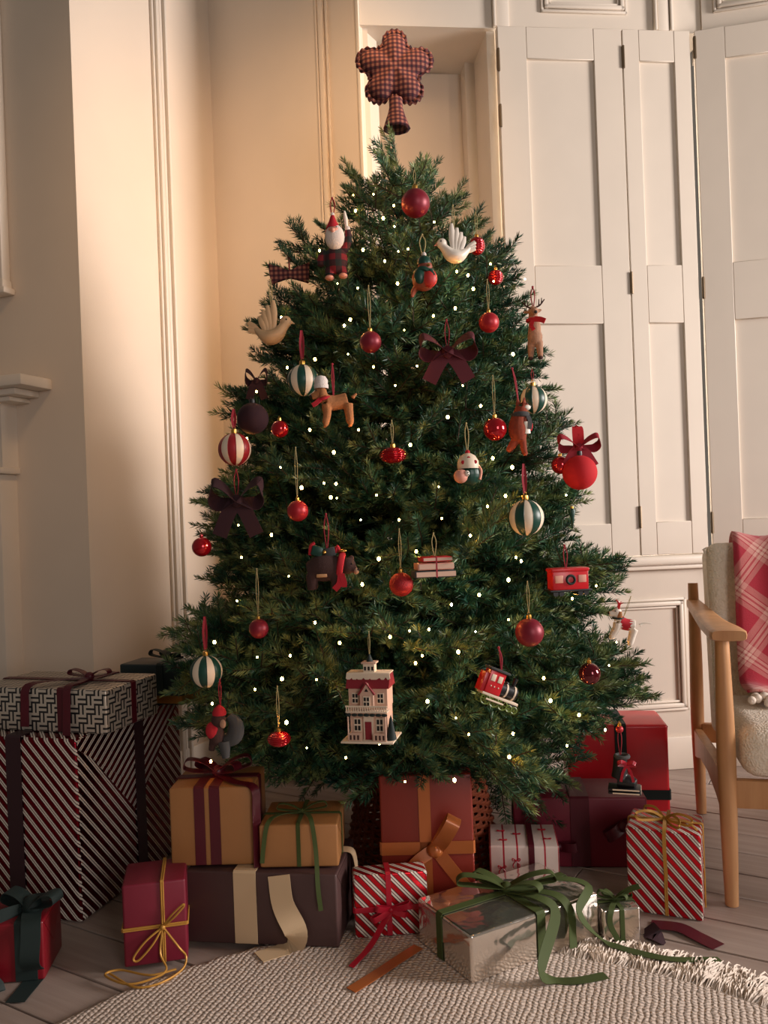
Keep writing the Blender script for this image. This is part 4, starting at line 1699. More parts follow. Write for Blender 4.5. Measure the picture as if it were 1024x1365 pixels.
b.sphere((20, -4, 22), 3.5, (1.5, 1, 0.7), u=10, v=8)
b.done('gold_trinkets', M_gold, r, S)
b = B()
b.box((-8, -17.2, -9), (14, 2.5, 4.5), bev=1)
b.done('wooden_tag', M_oak, r, S)
hang(r, S, 26, 72, M_redcord, 3, 0.7, x=-1)

# stack of little books
r, S = orn('book_stack_ornament', 'stack of three little red, pink and green books tied as an ornament', 'ornament', 577, 756, 'novelty ornaments', 1.06, rz=0.15)
for (dx, z, w, h, mt) in ((3, 11, 40, 6.5, M_engred), (1, 1.5, 48, 9, M_pink), (0, -8.5, 54, 9, M_grey)):
    b = B()
    b.box((dx, 0, z), (w, 30, h), bev=0.8)
    b.done('cover', mt, r, S)
    b = B()
    b.box((dx + 1.2, -1.0, z), (w - 1.2, 30.2, h - 2.6))
    b.done('pages', M_house, r, S)
b = B()
b.rib([(2, -16, -13), (2, -16, 14.8), (2, 16, 14.8), (2, 16, -13)], (1, 0, 0), 2, 0.6, per=0)
b.done('tie', M_redcord, r, S)
hang(r, S, 15, 45, M_cord, 3, 0.6, x=3)

# red carriage
r, S = orn('carriage_ornament', 'bright red railway carriage ornament with two windows at the right of the tree', 'ornament', 757, 773, 'novelty ornaments', 1.05, rz=0.15)
b = B()
b.box((0, 0, 0), (50, 22, 25), bev=1.5)
b.done('carriage_body', M_engred, r, S)
b = B()
b.box((0, 0, 14), (53, 25, 5), bev=2)
b.done('roof', M_engred, r, S)
for wx in (-16, 16):
    b = B()
    b.box((wx, -11, 2), (11, 1.6, 10), bev=0.6)
    b.done('window', M_pink, r, S)
b = B()
b.tube([(5.5 * math.cos(t * PI / 8), -11.8, 1 + 5.5 * math.sin(t * PI / 8)) for t in range(17)], 1.7, 8)
b.done('wreath', M_velgreen2, r, S)
b = B()
b.box((0, 0, -13.5), (58, 24, 3), bev=0.8)
b.done('chassis', M_black, r, S)
for wx in (-21, -13, 13, 21):
    b = B()
    b.tube([(wx, -11, -17), (wx, 11, -17)], 3.6, 14)
    b.done('wheel', M_black, r, S)
hang(r, S, 16, 46, M_redcord, 2.6, 0.8, x=-2)

# locomotive
r, S = orn('locomotive_ornament', 'red and black steam locomotive ornament tilted downwards at the lower right', 'ornament', 664, 917, 'novelty ornaments', 1.06, rz=0.35)
r.rotation_euler = (0, 0.42, 0.25)
b = B()
b.box((-10, 0, 5), (23, 20, 30), bev=1)
b.box((-22, 2, 2), (10, 19, 26), bev=1)
b.done('cab', M_engred, r, S)
b = B()
b.box((-9, 0, 22), (30, 24, 3.5), bev=1.5)
b.done('cab_roof', M_grey, r, S)
for wx in (-15, -5):
    b = B()
    b.box((wx, -10.2, 11), (6.5, 1, 9), bev=0.5)
    b.done('window', M_cream, r, S)
b = B()
for wx in (-15, -10, -4):
    b.sphere((wx, -10, 0), 1.1, u=8, v=6)
b.done('rivets', M_cream, r, S)
b = B()
b.tube([(1, 0, 0), (26, 0, 0)], 9, 20)
b.tube([(20, 0, 8), (20, 0, 20)], [2.4, 3.4], 12)
b.sphere((10, 0, 9), 3.4, u=12, v=8)
b.done('boiler', M_black, r, S)
for wx in (9, 21):
    b = B()
    b.tube([(wx, 0, 0), (wx + 2.4, 0, 0)], 9.6, 20)
    b.done('boiler_band', M_cream, r, S)
b = B()
b.box((4, 0, -12), (54, 20, 3.5), bev=0.6)
b.done('running_board', M_cream, r, S)
b = B()
b.box((24, 0, -16), (14, 18, 6), bev=0.8)
b.done('buffer_beam', M_grey, r, S)
for wx, wr in ((-16, 6.5), (-3, 6.5), (10, 6.5), (20, 4.2), (28, 4.2)):
    b = B()
    zc = -19 + (6.5 - wr) * -0.6
    for yy in (-9, 9):
        b.tube([(wx + wr * math.cos(t * PI / 10), yy, zc + wr * math.sin(t * PI / 10)) for t in range(21)], 1.0, 6)
        for t in range(3):
            a = t * PI / 3
            b.tube([(wx - wr * math.cos(a), yy, zc - wr * math.sin(a)), (wx + wr * math.cos(a), yy, zc + wr * math.sin(a))], 0.5, 5)
    b.tube([(wx, -9, zc), (wx, 9, zc)], 1.0, 6)
    b.done('wheel', M_wheel, r, S)
b = B()
b.tube([(-16, -11, -18), (10, -11, -18)], 1.2, 6)
b.done('coupling_rod', M_cream, r, S)
hang(r, S, 23, 50, M_redcord, 1.5, 1.0, x=-4, dx=-14)

# doll's house
r, S = orn('dollhouse_ornament', 'pink and cream townhouse ornament with red roof and balcony, lower middle', 'ornament', 495, 940, 'novelty ornaments', 1.10, rz=-0.22)
b = B()
b.box((0, 0, -20), (50, 34, 42))
b.box((0, 0, 14), (52, 34, 28))
b.done('house_walls', M_house, r, S)
b = B()
b.box((0, -4, -42), (70, 56, 2.5), bev=0.6)
b.done('base', M_cream, r, S)
b = B()
b.prism([(-20, 26), (20, 26), (9, 44), (-9, 44)], -29, 29, ax='x')
b.done('roof', M_roof, r, S)
b = B()
b.prism([(-29, 44.6), (29, 44.6), (30, 38), (27, 36), (24, 40), (20, 34), (16, 39), (12, 37), (7, 33), (3, 38), (-2, 35), (-6, 39), (-11, 34), (-15, 38), (-19, 33), (-22, 39), (-26, 35), (-30, 38)], -13.5, -11.8)
b.box((0, 0, 44.6), (59, 24, 1.6), bev=0.6)
b.done('roof_snow', M_cream, r, S)
b = B()
b.prism([(-9, 0), (9, 0), (9, 20), (0, 33), (-9, 20)], -24, -14)
b.done('gable', M_house, r, S)
b = B()
b.tube([(-11, -24.5, 19), (0, -24.5, 34.5), (11, -24.5, 19)], 1.6, 6)
b.done('gable_trim', M_roof, r, S)
b = B()
b.box((0, 0, 50), (15, 13, 13))
b.done('cupola', M_cream, r, S)
b = B()
b.box((0, 0, 57.3), (20, 17, 2.4), bev=0.5)
b.done('cupola_roof', M_house, r, S)
b = B()
b.tube([(0, 0, 58), (0, 0, 68)], [5, 1], 10)
b.done('finial', M_velgreen2, r, S)


def little_window(x, y, z, w, h):
    b = B()
    b.box((x, y, z), (w, 1.4, h))
    f = b.done('window', M_cream, r, S)
    for dx in (-0.23, 0.23):
        for dz in (-0.23, 0.23):
            q = B()
            q.box((x + dx * w, y - 0.8, z + dz * h), (w * 0.32, 0.6, h * 0.34))
            q.done('pane', M_black, f, S)


little_window(-17, -17.4, 13, 9, 14)
little_window(17, -17.4, 13, 9, 14)
little_window(0, -24.6, 10, 9, 14)
little_window(-15, -17.4, -22, 10, 18)
little_window(15, -17.4, -22, 10, 18)
b = B()
for dx in (-5, 0, 5):
    b.box((dx, -6.6, 50), (2.6, 0.8, 5))
b.prism([(-2.5, 23), (2.5, 23), (0, 27)], -24.9, -24.0)
b.done('dark_openings', M_black, r, S)
b = B()
b.box((0, -22, -3), (56, 14, 2.2), bev=0.5)
b.box((0, -28.4, 4.5), (56, 1.6, 1.8))
for k in range(18):
    b.box((-26.5 + k * 3.12, -28.4, 1.0), (1.3, 1.2, 7))
b.done('balcony', M_cream, r, S)
b = B()
for k in range(7):
    b.sphere((-24 + k * 8, -28.8, -6.5), 4.2, (1, 0.3, 0.5), u=10, v=6)
b.done('swag', M_velgreen2, r, S)
for sx in (-1, 1):
    b = B()
    b.box((sx * 17, -28, -36), (18, 1.4, 11))
    b.done('porch_rail', M_house, r, S)
    b = B()
    for k in (-1, 0, 1):
        b.box((sx * 17 + k * 5, -28.8, -36), (2.4, 0.6, 6))
    b.done('rail_gap', M_brown, r, S)
    b = B()
    b.tube([(sx * 25, -28, -41), (sx * 25, -28, -4)], 1.1, 8)
    b.done('porch_post', M_house, r, S)
b = B()
b.box((0, -18.2, -25), (13, 2.4, 32))
b.done('door_surround', M_cream, r, S)
b = B()
b.box((0, -19.6, -29), (8.5, 1.6, 23))
b.done('front_door', M_roof, r, S)
b = B()
b.lathe([(0, -8), (2, -14), (7, -40), (0, -41)], 14, c=(30, -18, 0))
b.done('toy_fir', M_velgreen2, r, S)
hang(r, S, 66, 98, M_cord, 1.2, 0.4)

# dark squirrel-like figurine
r, S = orn('squirrel_figurine', 'dark grey squirrel figurine with a red cap and vest in the lower left shadow', 'figurine', 296, 972, 'figure ornaments', 1.05)
b = B()
b.sphere((-8, 0, -6), 12, (0.9, 0.9, 1.3))
b.sphere((-3, -5, 14), 10)
b.tube([(-12, 0, -14), (-15, -1, -28)], [5.5, 4], 10)
fuse(b.done('body', M_brown, r, S), 1.1 * S)
b = B()
b.tube([(4, 2, -18), (16, 2, -10), (18, 2, 6), (10, 0, 18)], [8, 11, 10, 5], 12, per=4, flat=0.7, up=(0, 1, 0))
b.tube([(2, 0, -16), (4, -1, -38)], [9, 5], 12)
b.done('tail', M_grey, r, S)
b = B()
b.sphere((-12, -5, 0), 10, (0.9, 0.8, 1.15))
b.done('vest', M_redfelt, r, S)
b = B()
b.sphere((4, -13, 10), 4.2, (1, 0.5, 1.4))
b.done('face', M_tan, r, S)
b = B()
b.lathe([(9, 20), (9.5, 23), (7, 29), (2, 33), (0, 33.5)], 18, c=(-2, -4, 0))
b.done('cap', M_redfelt, r, S)
hang(r, S, 33, 66, M_redcord, 1.6, 0.7, x=-1)

# black skate boot
r, S = orn('skate_boot_ornament', 'black boot ornament with white-striped sole and red lace bow, low right', 'ornament', 830, 1030, 'novelty ornaments', 1.03, rz=-0.3)
b = B()
b.tube([(-2, 0, 22), (-3, 0, 6), (-4, 0, -6)], [9, 9.5, 11], 14, per=3)
b.tube([(-6, 0, -10), (8, -2, -11), (17, -4, -13)], [10, 9, 6.5], 14, per=3)
fuse(b.done('boot', M_black, r, S), 1.0 * S)
b = B()
b.tube([(8.5 * math.cos(t * PI / 10), 8.5 * math.sin(t * PI / 10), 22) for t in range(21)], 2.6, 8)
b.done('fur_cuff', M_grey, r, S)
for z in (-19, -23.5):
    b = B()
    b.box((2, -1, z), (42, 26, 3.2), bev=1.4)
    b.done('sole', M_black, r, S)
    b = B()
    b.box((4, -13.6, z), (34, 1.6, 1.6))
    b.box((22.6, -1, z), (1.6, 20, 1.6))
    b.done('sole_stripe', M_cream, r, S)
for sx in (-1, 1):
    b = B()
    b.rib([(6, -9, 14), (6 + sx * 7, -12, 18), (6 + sx * 11, -11, 14), (6, -9, 13)], (0, 0.3, 1), 5, 0.8)
    b.done('bow_loop', M_satred, r, S)
    b = B()
    b.rib([(6, -10, 13), (6 + sx * 5, -12, 4), (6 + sx * 8, -13, -8)], (1, 0, 0.2), 3.5, 0.8)
    b.done('bow_tail', M_satred, r, S)
hang(r, S, 24, 60, M_redcord, 2.5, 0.6, x=-2)

# green glass icicle
r, S = orn('icicle_ornament', 'slim green glass icicle ornament hanging below the red velvet bauble', 'ornament', 763, 690, 'novelty ornaments', 1.02)
b = B()
b.lathe([(0, -14), (1.2, -12), (2.6, 0), (4.6, 8), (3.2, 12), (0, 13)], 14)
b.done('drop', M_dgreen, r, S)
b = B()
b.lathe([(2.4, 12), (2.4, 15), (0, 15.5)], 12)
b.done('cap', M_gold, r, S)


# ------------------------------------------------------------------ gifts
def gift(name, label, A, Bp, d, h, mt, group='wrapped gifts', z=0.0, bev=0.005, fold=None, foldm=None):
    """A, Bp: the front bottom corners, left and right; local x right, y back, z up, origin at the base centre"""
    A, Bp = V(A), V(Bp)
    dx = Bp - A
    dx.z = 0
    w = dx.length
    rz = math.atan2(dx.y, dx.x)
    n = V((-math.sin(rz), math.cos(rz), 0))
    c = (A + Bp) / 2 + n * d / 2
    root = thing(name, label, 'gift', (c.x, c.y, z), rz, group)
    b = B()
    b.box((0, 0, h / 2), (w, d, h), bev=bev, seg=3)
    b.done('wrapping', mt, root, boxuv=(w, d, h))
    # turned-over paper ends: a triangular flap on each side, a seam on the back
    for sx in (-1, 1):
        b = B()
        b.prism([(-d / 2 + 0.006, h - 0.006), (d / 2 - 0.006, h - 0.006), (0.0, h * 0.42)], sx * w / 2 - 0.0004, sx * (w / 2 + 0.0011), ax='x')
        b.done('paper_flap', foldm or mt, root, boxuv=(w, d, h))
    root['w'], root['d'], root['h'] = w, d, h
    return root, w, d, h


def band(root, axis, off, w, d, h, rw, mt, th=0.0016, name='ribbon'):
    e = th * 0.7 + 0.0012
    r = 0.004
    if axis == 'x':
        a, c = d / 2 + e, h + e
        pts = [(off, -a, r), (off, -a, c - r), (off, -a + r, c), (off, a - r, c), (off, a, c - r), (off, a, r), (off, a - r, 0.0012), (off, -a + r, 0.0012)]
        wd = (1, 0, 0)
    elif axis == 'y':
        a, c = w / 2 + e, h + e
        pts = [(-a, off, r), (-a, off, c - r), (-a + r, off, c), (a - r, off, c), (a, off, c - r), (a, off, r), (a - r, off, 0.0012), (-a + r, off, 0.0012)]
        wd = (0, 1, 0)
    else:
        a, c = w / 2 + e, d / 2 + e
        pts = [(-a, -c + r, off), (-a + r, -c, off), (a - r, -c, off), (a, -c + r, off), (a, c - r, off), (a - r, c, off), (-a + r, c, off), (-a, c - r, off)]
        wd = (0, 0, 1)
    b = B()
    b.rib(pts, wd, rw, th, per=0, closed=True)
    return b.done(name, mt, root)


def bow(root, p, lat, nor, size, rw, mt, tails=(), n=2, th=0.0014, lift=0.5):
    """bow part: knot mesh with loop and tail sub-parts"""
    p, lat, nor = V(p), V(lat).normalized(), V(nor).normalized()
    oth = lat.cross(nor).normalized()
    b = B()
    b.sphere((0, 0, 0), rw * 0.55, (1, 1, 1), u=12, v=8)
    k = b.done('bow', mt, root, loc=p + nor * rw * 0.3)
    off = p + nor * rw * 0.3
    for i in range(n):
        sx = 1 if i % 2 == 0 else -1
        sz = size * (1.0 if i < 2 else 0.75)
        L = (lat * sx + oth * (0.0 if i < 2 else 0.7 * sx)).normalized()
        b = B()
        w0 = L.cross(nor).normalized()
        b.rib([V((0, 0, 0)), L * sz * 0.45 + nor * sz * lift * 0.75, L * sz * 0.92 + nor * sz * lift, L * sz * 1.05 + nor * sz * lift * 0.45, L * sz * 0.75 + nor * sz * 0.08, L * sz * 0.35 + nor * sz * 0.03, V((0, 0, 0))], tuple(w0), rw, th, 6)
        b.done('bow_loop', mt, k)
    for tl in tails:
        pts = [V(q) - off for q in tl['p']]
        b = B()
        b.rib(pts, tl['w'], tl.get('rw', rw), th, 6)
        b.done('bow_tail', mt, k)
    return k


def loc_of(root, P):
    """world point into the local frame of a root that only turns about z"""
    d = V(P) - root.location
    a = -root.rotation_euler.z
    return V((d.x * math.cos(a) - d.y * math.sin(a), d.x * math.sin(a) + d.y * math.cos(a), d.z))


# big striped gift on the left
A1 = fl(110, 1232)
yaw = 0.27
lx = V((math.cos(yaw), -math.sin(yaw), 0))
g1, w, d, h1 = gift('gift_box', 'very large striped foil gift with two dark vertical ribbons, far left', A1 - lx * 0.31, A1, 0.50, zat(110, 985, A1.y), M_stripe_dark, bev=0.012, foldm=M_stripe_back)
band(g1, 'x', -0.025, w, d, h1, 0.044, M_satdark)
band(g1, 'y', 0.02, w, d, h1, 0.045, M_satdark)
b = B()
b.prism([(-d / 2 + 0.004, h1 - 0.004), (-d / 2 + 0.004, h1 * 0.94), (-0.03, h1 * 0.62), (0.06, h1 - 0.004)], w / 2 + 0.0004, w / 2 + 0.0022, ax='x')
b.done('paper_flap', M_stripe_back, g1, boxuv=(w, d, h1))
# patterned gift on it
ztop = h1 + 0.0006
A2 = fl(143, 979, ztop + 0.002)
yaw = 0.30
lx = V((math.cos(yaw), -math.sin(yaw), 0))
h2 = zat(142, 921, A2.y) - ztop
g2, w, d, h = gift('gift_box', 'silver and black basket-weave patterned gift with burgundy ribbon, on the big striped one', A2 - lx * 0.40, A2, 0.225, h2, M_weave, z=ztop + 0.0012)
band(g2, 'x', 0.07, w, d, h, 0.024, M_satburg)
band(g2, 'y', 0.0, w, d, h, 0.020, M_satburg)
zz = h + 0.004
bow(g2, (0.07, 0.0, zz), (1, 0.1, 0), (0, 0, 1), 0.055, 0.022, M_satburg,
    tails=[{'p': [(0.07, 0, zz + 0.004), (0.085, -0.06, zz + 0.004), (0.09, -0.113, zz + 0.001), (0.094, -0.125, zz - 0.05), (0.096, -0.134, zz - 0.15), (0.098, -0.146, zz - 0.235)], 'w': (1, 0, 0)},
           {'p': [(0.07, 0, zz + 0.004), (0.01, -0.05, zz + 0.006), (-0.03, -0.113, zz + 0.002), (-0.035, -0.121, zz - 0.05), (-0.037, -0.121, zz - 0.1)], 'w': (1, 0.2, 0)}], lift=0.35)
# dark gift behind, on the back of the striped one
g3c = V((-0.68, 2.43, 0))
g3, w, d, h = gift('gift_box', 'dark green gift with gold band standing behind the basket-weave gift', g3c + V((-0.10, -0.045, 0)), g3c + V((0.093, -0.095, 0)), 0.12, 0.115, M_green_paper, z=h1 + 0.0012)
band(g3, 'z', 0.016, w, d, h, 0.022, M_gold, name='gold_band')
band(g3, 'x', 0.03, w, d, h, 0.02, M_velgreen2)
bow(g3, (0.03, 0, h + 0.003), (1, 0, 0), (0, 0, 1), 0.06, 0.022, M_velgreen2, n=4, lift=0.4)
# small red gift far left
A = fl(-60, 1318)
Bq = fl(60, 1306)
g4, w, d, h = gift('gift_box', 'small deep red gift under a wide dark green ribbon at the lower left edge', A, Bq, 0.14, 0.125, M_redd)
band(g4, 'x', 0.055, w, d, h, 0.045, M_velgreen2)
p1 = loc_of(g4, fl(48, 1300, 0.004))
p2 = loc_of(g4, fl(20, 1336, 0.003))
bow(g4, (0.055, -0.02, h + 0.003), (0.9, -0.3, 0), (0, 0, 1), 0.06, 0.04, M_velgreen2,
    tails=[{'p': [(0.055, -0.02, h + 0.006), (0.068, -0.075, h + 0.004), (0.072, -0.095, h - 0.03), (0.07, -0.10, 0.05), p1, p2], 'w': [(1, 0, 0), (1, 0, 0), (1, 0, 0), (1, 0, 0), (1, 0.2, 0), (1, 0.3, 0)]},
           {'p': [(0.04, -0.02, h + 0.004), (-0.02, -0.085, h + 0.004), (-0.03, -0.10, 0.05), loc_of(g4, fl(-6, 1322, 0.004)), loc_of(g4, fl(-30, 1330, 0.004))], 'w': (0.6, 0.6, 0.3)}])
# maroon gift with gold cord
A = fl(166, 1291, 0.0134)
Bq = fl(251, 1279, 0.0134)
h = zat(160, 1182, A.y) - 0.013
g5, w, d, h = gift('gift_box', 'small maroon gift tied with gold cord, on the rug edge at left', A, Bq, 0.125, h, M_maroon, z=0.0134)
b = B()
e = 0.003


def cord_ring(b, axis, off, w, d, h, r=0.0022, e=0.002):
    if axis == 'x':
        pts = [(off, -d / 2 - e, 0.003), (off, -d / 2 - e, h), (off, -d / 2, h + e), (off, d / 2, h + e), (off, d / 2 + e, h), (off, d / 2 + e, 0.003)]
    else:
        pts = [(-w / 2 - e, 0, off), (-w / 2 - e, -d / 2, off), (-w / 2, -d / 2 - e, off), (w / 2, -d / 2 - e, off - 0.0), (w / 2 + e, -d / 2, off), (w / 2 + e, d / 2, off), (w / 2, d / 2 + e, off), (-w / 2, d / 2 + e, off), (-w / 2 - e, d / 2, off), (-w / 2 - e, 0, off)]
    b.tube(pts, r, 6)
    b.tube([(q[0] + (0.004 if axis == 'x' else 0), q[1], q[2] + (0.004 if axis != 'x' else 0)) for q in pts], r, 6)


cord_ring(b, 'x', 0.015, w, d, h)
cord_ring(b, 'z', h * 0.45, w, d, h)
b.done('cord', M_goldstr, g5)
yf = -d / 2 - 0.006
zk = h * 0.46
b = B()
b.sphere((0.016, yf - 0.002, zk), 0.006, u=10, v=8)
kn = b.done('bow', M_goldstr, g5)


def L5(x, y, z=0.0):
    return loc_of(g5, fl(x, y, z))


for pts in ([(0.016, yf, zk), (-0.02, yf - 0.010, zk - 0.022), (-0.045, yf - 0.012, zk - 0.052), (-0.035, yf - 0.014, zk - 0.058), (-0.005, yf - 0.010, zk - 0.03), (0.016, yf, zk)],
            [(0.016, yf, zk), (0.04, yf - 0.012, zk + 0.022), (0.062, yf - 0.015, zk + 0.045), (0.058, yf - 0.016, zk + 0.048), (0.035, yf - 0.010, zk + 0.026), (0.016, yf, zk)]):
    b = B()
    b.tube(pts, 0.0024, 6, per=6)
    b.done('bow_loop', M_goldstr, kn)
for pts in ([(0.016, yf, zk), (0.05, yf - 0.02, zk - 0.04), L5(248, 1275, 0.03), L5(243, 1292, 0.016), L5(215, 1310, 0.016), L5(180, 1316, 0.016), L5(150, 1300, 0.016), L5(146, 1298, 0.016)],
            [(0.016, yf, zk), (0.01, yf - 0.012, zk - 0.05), L5(222, 1292, 0.02), L5(205, 1304, 0.016), L5(170, 1312, 0.016), L5(140, 1300, 0.016), L5(160, 1293, 0.014), L5(200, 1300, 0.017), L5(235, 1292, 0.016)]):
    b = B()
    b.tube(pts, 0.0024, 6, per=6)
    b.done('bow_tail', M_goldstr, kn)
# dark brown wide gift with cream ribbon; two kraft gifts on it
A = fl(250, 1256, 0.0134)
Bq = fl(452, 1264, 0.0134)
h8 = zat(400, 1161, (A.y + Bq.y) / 2)
g8, w8, d8, h8 = gift('gift_box', 'wide dark brown gift with a broad cream ribbon, under the two gold gifts', A, Bq, 0.21, h8 - 0.0134, M_plum, z=0.0134)
ztop8 = h8 + 0.0134
band(g8, 'x', -0.035, w8, d8, h8, 0.052, M_satcream)


def L8(x, y, z=0.0):
    return loc_of(g8, fl(x, y, z))


b = B()
b.rib([(0.045, -d8 / 2 - 0.004, h8 - 0.004), (0.055, -d8 / 2 - 0.012, h8 * 0.6), (0.085, -d8 / 2 - 0.022, h8 * 0.25), tuple(L8(385, 1262, 0.018)), tuple(L8(345, 1276, 0.016))], [(1, 0, 0), (1, 0, 0), (1, 0.2, 0), (1, -0.6, 0), (0.6, -0.8, 0)], 0.05, 0.0014)
b.done('ribbon_tail', M_satcream, g8)
b = B()
b.rib([(w8 / 2 - 0.02, 0.03, h8 + 0.003), (w8 / 2 + 0.012, 0.03, h8 - 0.004), (w8 / 2 + 0.022, 0.02, h8 - 0.05), (w8 / 2 + 0.02, 0.02, h8 - 0.09)], (0, 1, 0), 0.03, 0.0014)
b.done('ribbon_end', M_satcream, g8)
A = fl(229, 1166, h8)
Bq = fl(341, 1163, h8)
yv = (A.y + Bq.y) / 2
h8 = ztop8
g6, w, d, h = gift('gift_box', 'tall gold kraft gift with double burgundy ribbon, stacked on the left of the brown one', A, Bq, 0.16, zat(290, 1052, yv) - h8, M_kraft, z=h8 + 0.0045)
band(g6, 'x', -0.027, w, d, h, 0.024, M_satburg)
band(g6, 'x', 0.008, w, d, h, 0.024, M_satburg, name='ribbon')
band(g6, 'y', 0.0, w, d, h, 0.026, M_satburg)
bow(g6, (0.0, 0, h + 0.004), (1, 0.15, 0), (0, 0, 1), 0.075, 0.028, M_satburg, n=4, lift=0.45,
    tails=[{'p': [(0, 0, h + 0.006), (0.05, -0.06, h + 0.006), (w / 2 + 0.004, -0.085, h - 0.002), (w / 2 + 0.008, -0.088, h - 0.06), (w / 2 + 0.008, -0.09, h - 0.19)], 'w': (0.7, 0.7, 0), 'rw': 0.022}])
A = fl(347, 1160, h8)
Bq = fl(452, 1158, h8)
yv = (A.y + Bq.y) / 2
g7, w, d, h = gift('gift_box', 'low gold kraft gift tied with thin green velvet ribbon, on the brown one', A, Bq, 0.16, zat(400, 1102, yv) - h8, M_kraft, z=h8 + 0.0045)
band(g7, 'x', 0.0, w, d, h, 0.009, M_velgreen)
band(g7, 'y', -0.01, w, d, h, 0.009, M_velgreen)
zz = h + 0.004
bow(g7, (0.0, -0.01, zz), (1, 0.1, 0), (0, 0, 1), 0.055, 0.010, M_velgreen, n=2, lift=0.35,
    tails=[{'p': [(0, -0.01, zz), (-0.05, -0.05, zz + 0.008), (-0.068, -0.083, zz + 0.0), (-0.078, -0.088, zz - 0.05), (-0.082, -0.09, zz - 0.085)], 'w': (1, 0.2, 0)},
           {'p': [(0, -0.01, zz), (0.02, -0.055, zz + 0.010), (0.032, -0.085, zz + 0.002), (0.040, -0.092, zz - 0.06), (0.045, -0.115, zz - 0.13), (0.05, -0.118, zz - 0.18)], 'w': (1, 0.2, 0)}])
# small striped red gift
A = fl(474, 1252, 0.0134)
Bq = fl(572, 1244, 0.0134)
g9, w, d, h = gift('gift_box', 'small striped red foil gift with thin red ribbon, in front of the rust gift', A, Bq, 0.055, zat(520, 1164, (A.y + Bq.y) / 2) - 0.0134, M_stripe, z=0.0134)
band(g9, 'x', -0.005, w, d, h, 0.012, M_satred)
band(g9, 'z', h * 0.45, w, d, h, 0.012, M_satred)
yf = -d / 2 - 0.004
bow(g9, (-0.002, yf, h * 0.45), (1, 0, 0.35), (0, -1, 0), 0.045, 0.013, M_satred, n=4, lift=0.4,
    tails=[{'p': [(0, yf, h * 0.45), (-0.02, yf - 0.018, h * 0.3), tuple(loc_of(g9, fl(493, 1262, 0.03))), tuple(loc_of(g9, fl(468, 1289, 0.016)))], 'w': (1, 0, 0.1)}])
# rust gift with bronze satin ribbon
A = V((fl(512, 1232).x, 1.957, 0))
Bq = V((fl(637, 1232).x, 1.950, 0))
hh = zat(575, 1032, 1.955)
g10, w, d, h = gift('gift_box', 'tall rust red gift with bronze satin ribbon and bow, under the tree', A, Bq, 0.10, hh, M_rust)
band(g10, 'x', -0.004, w, d, h, 0.028, M_satgold)
zk = zat(592, 1130, 1.95)
band(g10, 'z', zk, w, d, h, 0.030, M_satgold)
yf = -d / 2 - 0.004
gold_end = loc_of(g10, fl(470, 1320, 0.016))
bow(g10, (0.018, yf, zk), (0.55, 0, 1), (0.0, -1, 0), 0.092, 0.034, M_satgold, n=1, lift=0.45,
    tails=[{'p': [(0.018, yf, zk), (0.05, yf - 0.012, zk - 0.04), (0.085, yf - 0.014, zk - 0.085), (0.115, yf - 0.012, zk - 0.12)], 'w': (1, 0, 0.8), 'rw': 0.03},
           {'p': [(0.018, yf, zk), (-0.03, yf - 0.012, zk - 0.03), (-0.055, yf - 0.012, zk - 0.07), (-0.075, yf - 0.010, zk - 0.13)], 'w': (1, 0, -0.6), 'rw': 0.028}])
# the loose bronze tail on the rug belongs to the rust gift's ribbon reel
b = B()
b.rib([fl(558, 1262, 0.020), fl(530, 1280, 0.018), fl(500, 1300, 0.017), fl(468, 1320, 0.0155)], (0.8, -0.5, 0), 0.026, 0.0014)
tag(b.done('ribbon_strip', M_satgold), 'loose bronze satin ribbon tail lying on the rug left of the silver gift', 'ribbon')
# white gift with red lines and printed bows
A = V((at(655, 1200, 2.04).x, 2.04, 0))
Bq = V((at(748, 1200, 2.02).x, 2.02, 0))
hh = zat(700, 1128, 2.03)
g11, w, d, h = gift('gift_box', 'white gift printed with red lines and bows, burgundy ribbon, behind the silver one', A, Bq, 0.15, hh, M_lines)
band(g11, 'x', 0.018, w, d, h, 0.014, M_satburg)
b = B()
for (bx, bz) in ((-0.055, h * 0.62), (-0.02, h * 0.75), (0.06, h * 0.55)):
    for sx in (-1, 1):
        b.tube([(bx, -d / 2 - 0.0016, bz), (bx + sx * 0.009, -d / 2 - 0.0016, bz + 0.005), (bx + sx * 0.008, -d / 2 - 0.0016, bz - 0.001), (bx, -d / 2 - 0.0016, bz)], 0.0012, 4, per=3)
        b.tube([(bx, -d / 2 - 0.0016, bz), (bx + sx * 0.008, -d / 2 - 0.0016, bz - 0.010), (bx + sx * 0.007, -d / 2 - 0.0016, bz - 0.018)], 0.0012, 4, per=3)
for (bx, by) in ((-0.055, 0.02), (-0.05, -0.04), (0.05, 0.03), (0.06, -0.03), (-0.015, 0.0)):
    for sx in (-1, 1):
        b.tube([(bx, by, h + 0.0016), (bx + sx * 0.009, by + 0.005, h + 0.0016), (bx + sx * 0.008, by - 0.001, h + 0.0016), (bx, by, h + 0.0016)], 0.0012, 4, per=3)
b.done('printed_bow', M_satred, g11)
bow(g11, (0.02, -d / 2 - 0.004, 0.045), (1, 0, 0.3), (0, -1, 0), 0.02, 0.012, M_satred, n=2)
# silver gift with green velvet ribbon
A = fl(630, 1313, 0.0132)
Bq = fl(800, 1249, 0.0132)
d12 = (fl(556, 1256, 0.0132) - A).length
hh = zat(628, 1248, A.y) - 0.0132
g12, w, d, h = gift('gift_box', 'large mirror-silver foil gift with green velvet ribbon bow, front centre on the rug', A, Bq, d12, hh, M_silver, z=0.0132, bev=0.006)
band(g12, 'x', w * 0.02, w, d, h, 0.022, M_velgreen)
band(g12, 'y', d * 0.06, w, d, h, 0.020, M_velgreen)
zz = h + 0.004
cx0, cy0 = w * 0.02, d * 0.06


